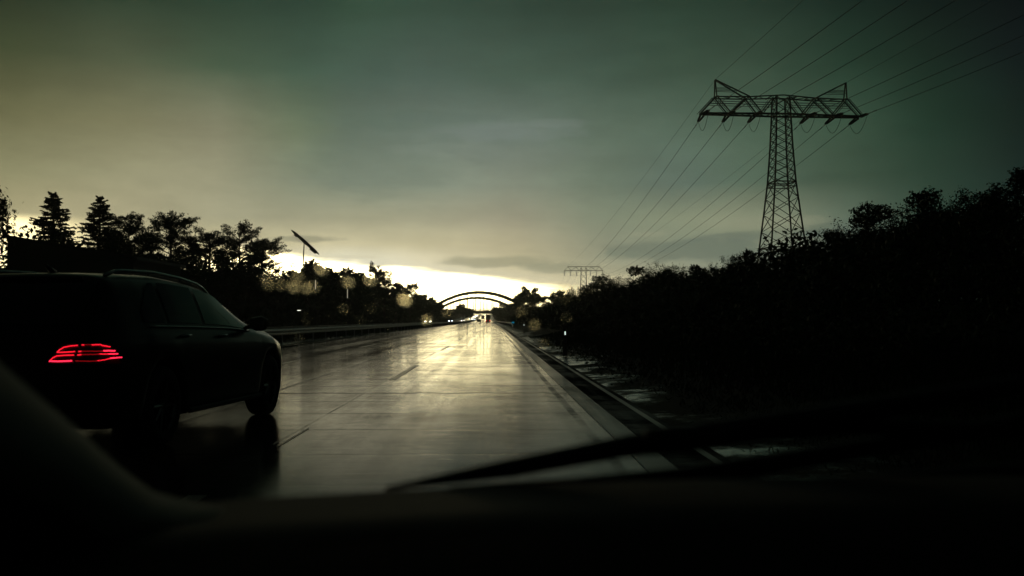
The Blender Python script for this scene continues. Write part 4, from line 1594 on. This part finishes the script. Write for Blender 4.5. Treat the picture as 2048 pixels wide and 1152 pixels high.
# wipers resting low on the glass
def wiper(pts, rs, armpts, armr, nm):
    w_ = empty('wiper', (0, 0, 0))
    w_.parent = own
    MB().tube([at(*p) for p in pts], rs, 8).build('blade', BLACKP, w_, True)
    MB().tube([at(*p) for p in armpts], armr, 8).build('arm', BLACKP, w_, True)
wiper([(770, 978, .93), (1022, 936, .92), (1250, 893, .91), (1400, 872, .90), (1600, 842, .89), (1850, 800, .88), (2150, 750, .87)],
      [.002, .009, .0105, .013, .012, .010, .007],
      [(1290, 876, .89), (1355, 874, .89), (1700, 850, .90), (2200, 870, .95)], [.009, .011, .009, .008], 'a')
wiper([(900, 985, .95), (1150, 975, .95), (1350, 958, .94), (1560, 925, .93), (1800, 885, .92), (2100, 835, .91), (2300, 800, .90)],
      [.006, .010, .011, .010, .009, .009, .006],
      [(1500, 985, .96), (1800, 960, .95), (2200, 930, .95)], [.008, .008, .008], 'b')

# ------------------------------------------------------------------ raindrops on the windscreen
DROPS = [(535, 559, 3.2, 'left end of the row of drops'), (538, 571, 3.0, 'low left drop in the row of drops'),
         (563, 570, 3.0, 'drop below the small pointed spruce'), (596, 553, 3.3, 'drop raised above the row near the mast foot'),
         (588, 574, 4.2, 'bright drop in the middle of the row'), (613, 576, 3.8, 'bright drop right of the row centre'),
         (629, 574, 3.0, 'faint drop at the right end of the row'), (643, 538, 4.2, 'pale drop over the tree crown right of the mast'),
         (697, 565, 3.8, 'single round drop above the brighter pale pole'), (741, 560, 4.0, 'wide drop below the layered pine'),
         (687, 619, 2.2, 'faint drop low in the dark trees below the pale pole'), (811, 600, 5.2, 'largest brightest drop, below the last pine'),
         (854, 641, 3.2, 'drop over the nearest oncoming headlights'), (720, 641, 1.7, 'very faint drop just above the crash barrier'),
         (612, 638, 1.6, 'very faint drop right of the estate car mirror'), (743, 617, 1.5, 'barely visible drop in the dark trees'),
         (895, 624, 2.3, 'faint drop below the left foot of the arches'), (1067, 650, 3.3, 'yellowish drop right of the blue sign'),
         (1132, 637, 2.0, 'faint drop above the near marker post'), (1129, 599, 1.8, 'faint drop high in the right trees'),
         (1086, 688, 3.0, 'pale smeared drop over the right edge of the road'), (1042, 625, 2.0, 'faint drop over the bush right of the bridge'),
         (1388, 674, 1.3, 'barely visible drop in the middle of the dark bank'), (600, 678, 1.8, 'faint drop over the road beside the estate car nose')]
def glass_hit(px, py):
    a = at(px, py, .5)
    b_ = at(px, py, 1.0)
    # march to the windscreen plane
    for k in range(200):
        p = a.lerp(b_, k / 199)
        v = (p.z - .945) / .46
        if p.y > screen(p.x, v).y:
            return p
    return b_
gn = Vector((0, .46, .62)).normalized()
rgd = random.Random(9)
for px, py, mm_, lab in DROPS:
    c = glass_hit(px, py) + gn * .0006
    rad = .0021 * (mm_ / 3.8) ** 1.3
    hh_ = max(.11, (py - 535) / F * 1.5)                      # how strongly the drop is domed
    rot = gn.to_track_quat('Z', 'Y').to_matrix()
    vs, fs = [], []
    nr, na = 6, 14
    e = rgd.uniform(.85, 1.2)
    for i in range(nr):
        th = (math.pi / 2) * i / nr
        for k in range(na):
            a = 2 * math.pi * k / na
            q = Vector((math.cos(a) * math.cos(th) * e, math.sin(a) * math.cos(th) * 1.6 / e * (1 + .12 * math.sin(a)), math.sin(th) * hh_)) * rad
            vs.append(rot @ q)
    vs.append(rot @ Vector((0, 0, rad * hh_)))
    for i in range(nr - 1):
        for k in range(na):
            fs.append((i * na + k, i * na + (k + 1) % na, (i + 1) * na + (k + 1) % na, (i + 1) * na + k))
    for k in range(na):
        fs.append(((nr - 1) * na + k, (nr - 1) * na + (k + 1) % na, nr * na))
    nb_ = len(vs)
    vs += [v.copy() for v in vs[:na]]                                     # flat side on the glass, its own vertices
    fs.append(tuple(nb_ + k for k in range(na))[::-1])
    o = MB().add(vs, fs).build('raindrop', WATER, None, True)
    o.location = c
    tag(o, 'blurred raindrop on the windscreen, ' + lab, 'raindrop', 'raindrops on the windscreen')

# ------------------------------------------------------------------ damp evening air
hm = bpy.data.materials.new('damp_air')
hm.use_nodes = True
_t = hm.node_tree
_t.nodes.clear()
_v = _t.nodes.new('ShaderNodeVolumePrincipled')
_v.inputs['Color'].default_value = (.95, .93, .86, 1)
_v.inputs['Density'].default_value = .0003
_v.inputs['Anisotropy'].default_value = .75
_o = _t.nodes.new('ShaderNodeOutputMaterial')
_t.links.new(_v.outputs[0], _o.inputs['Volume'])
hz = MB().box((0, 1150, 35), (3900, 2700, 90)).build('haze', hm)
tag(hz, kind='stuff')
S.cycles.volume_bounces = 0
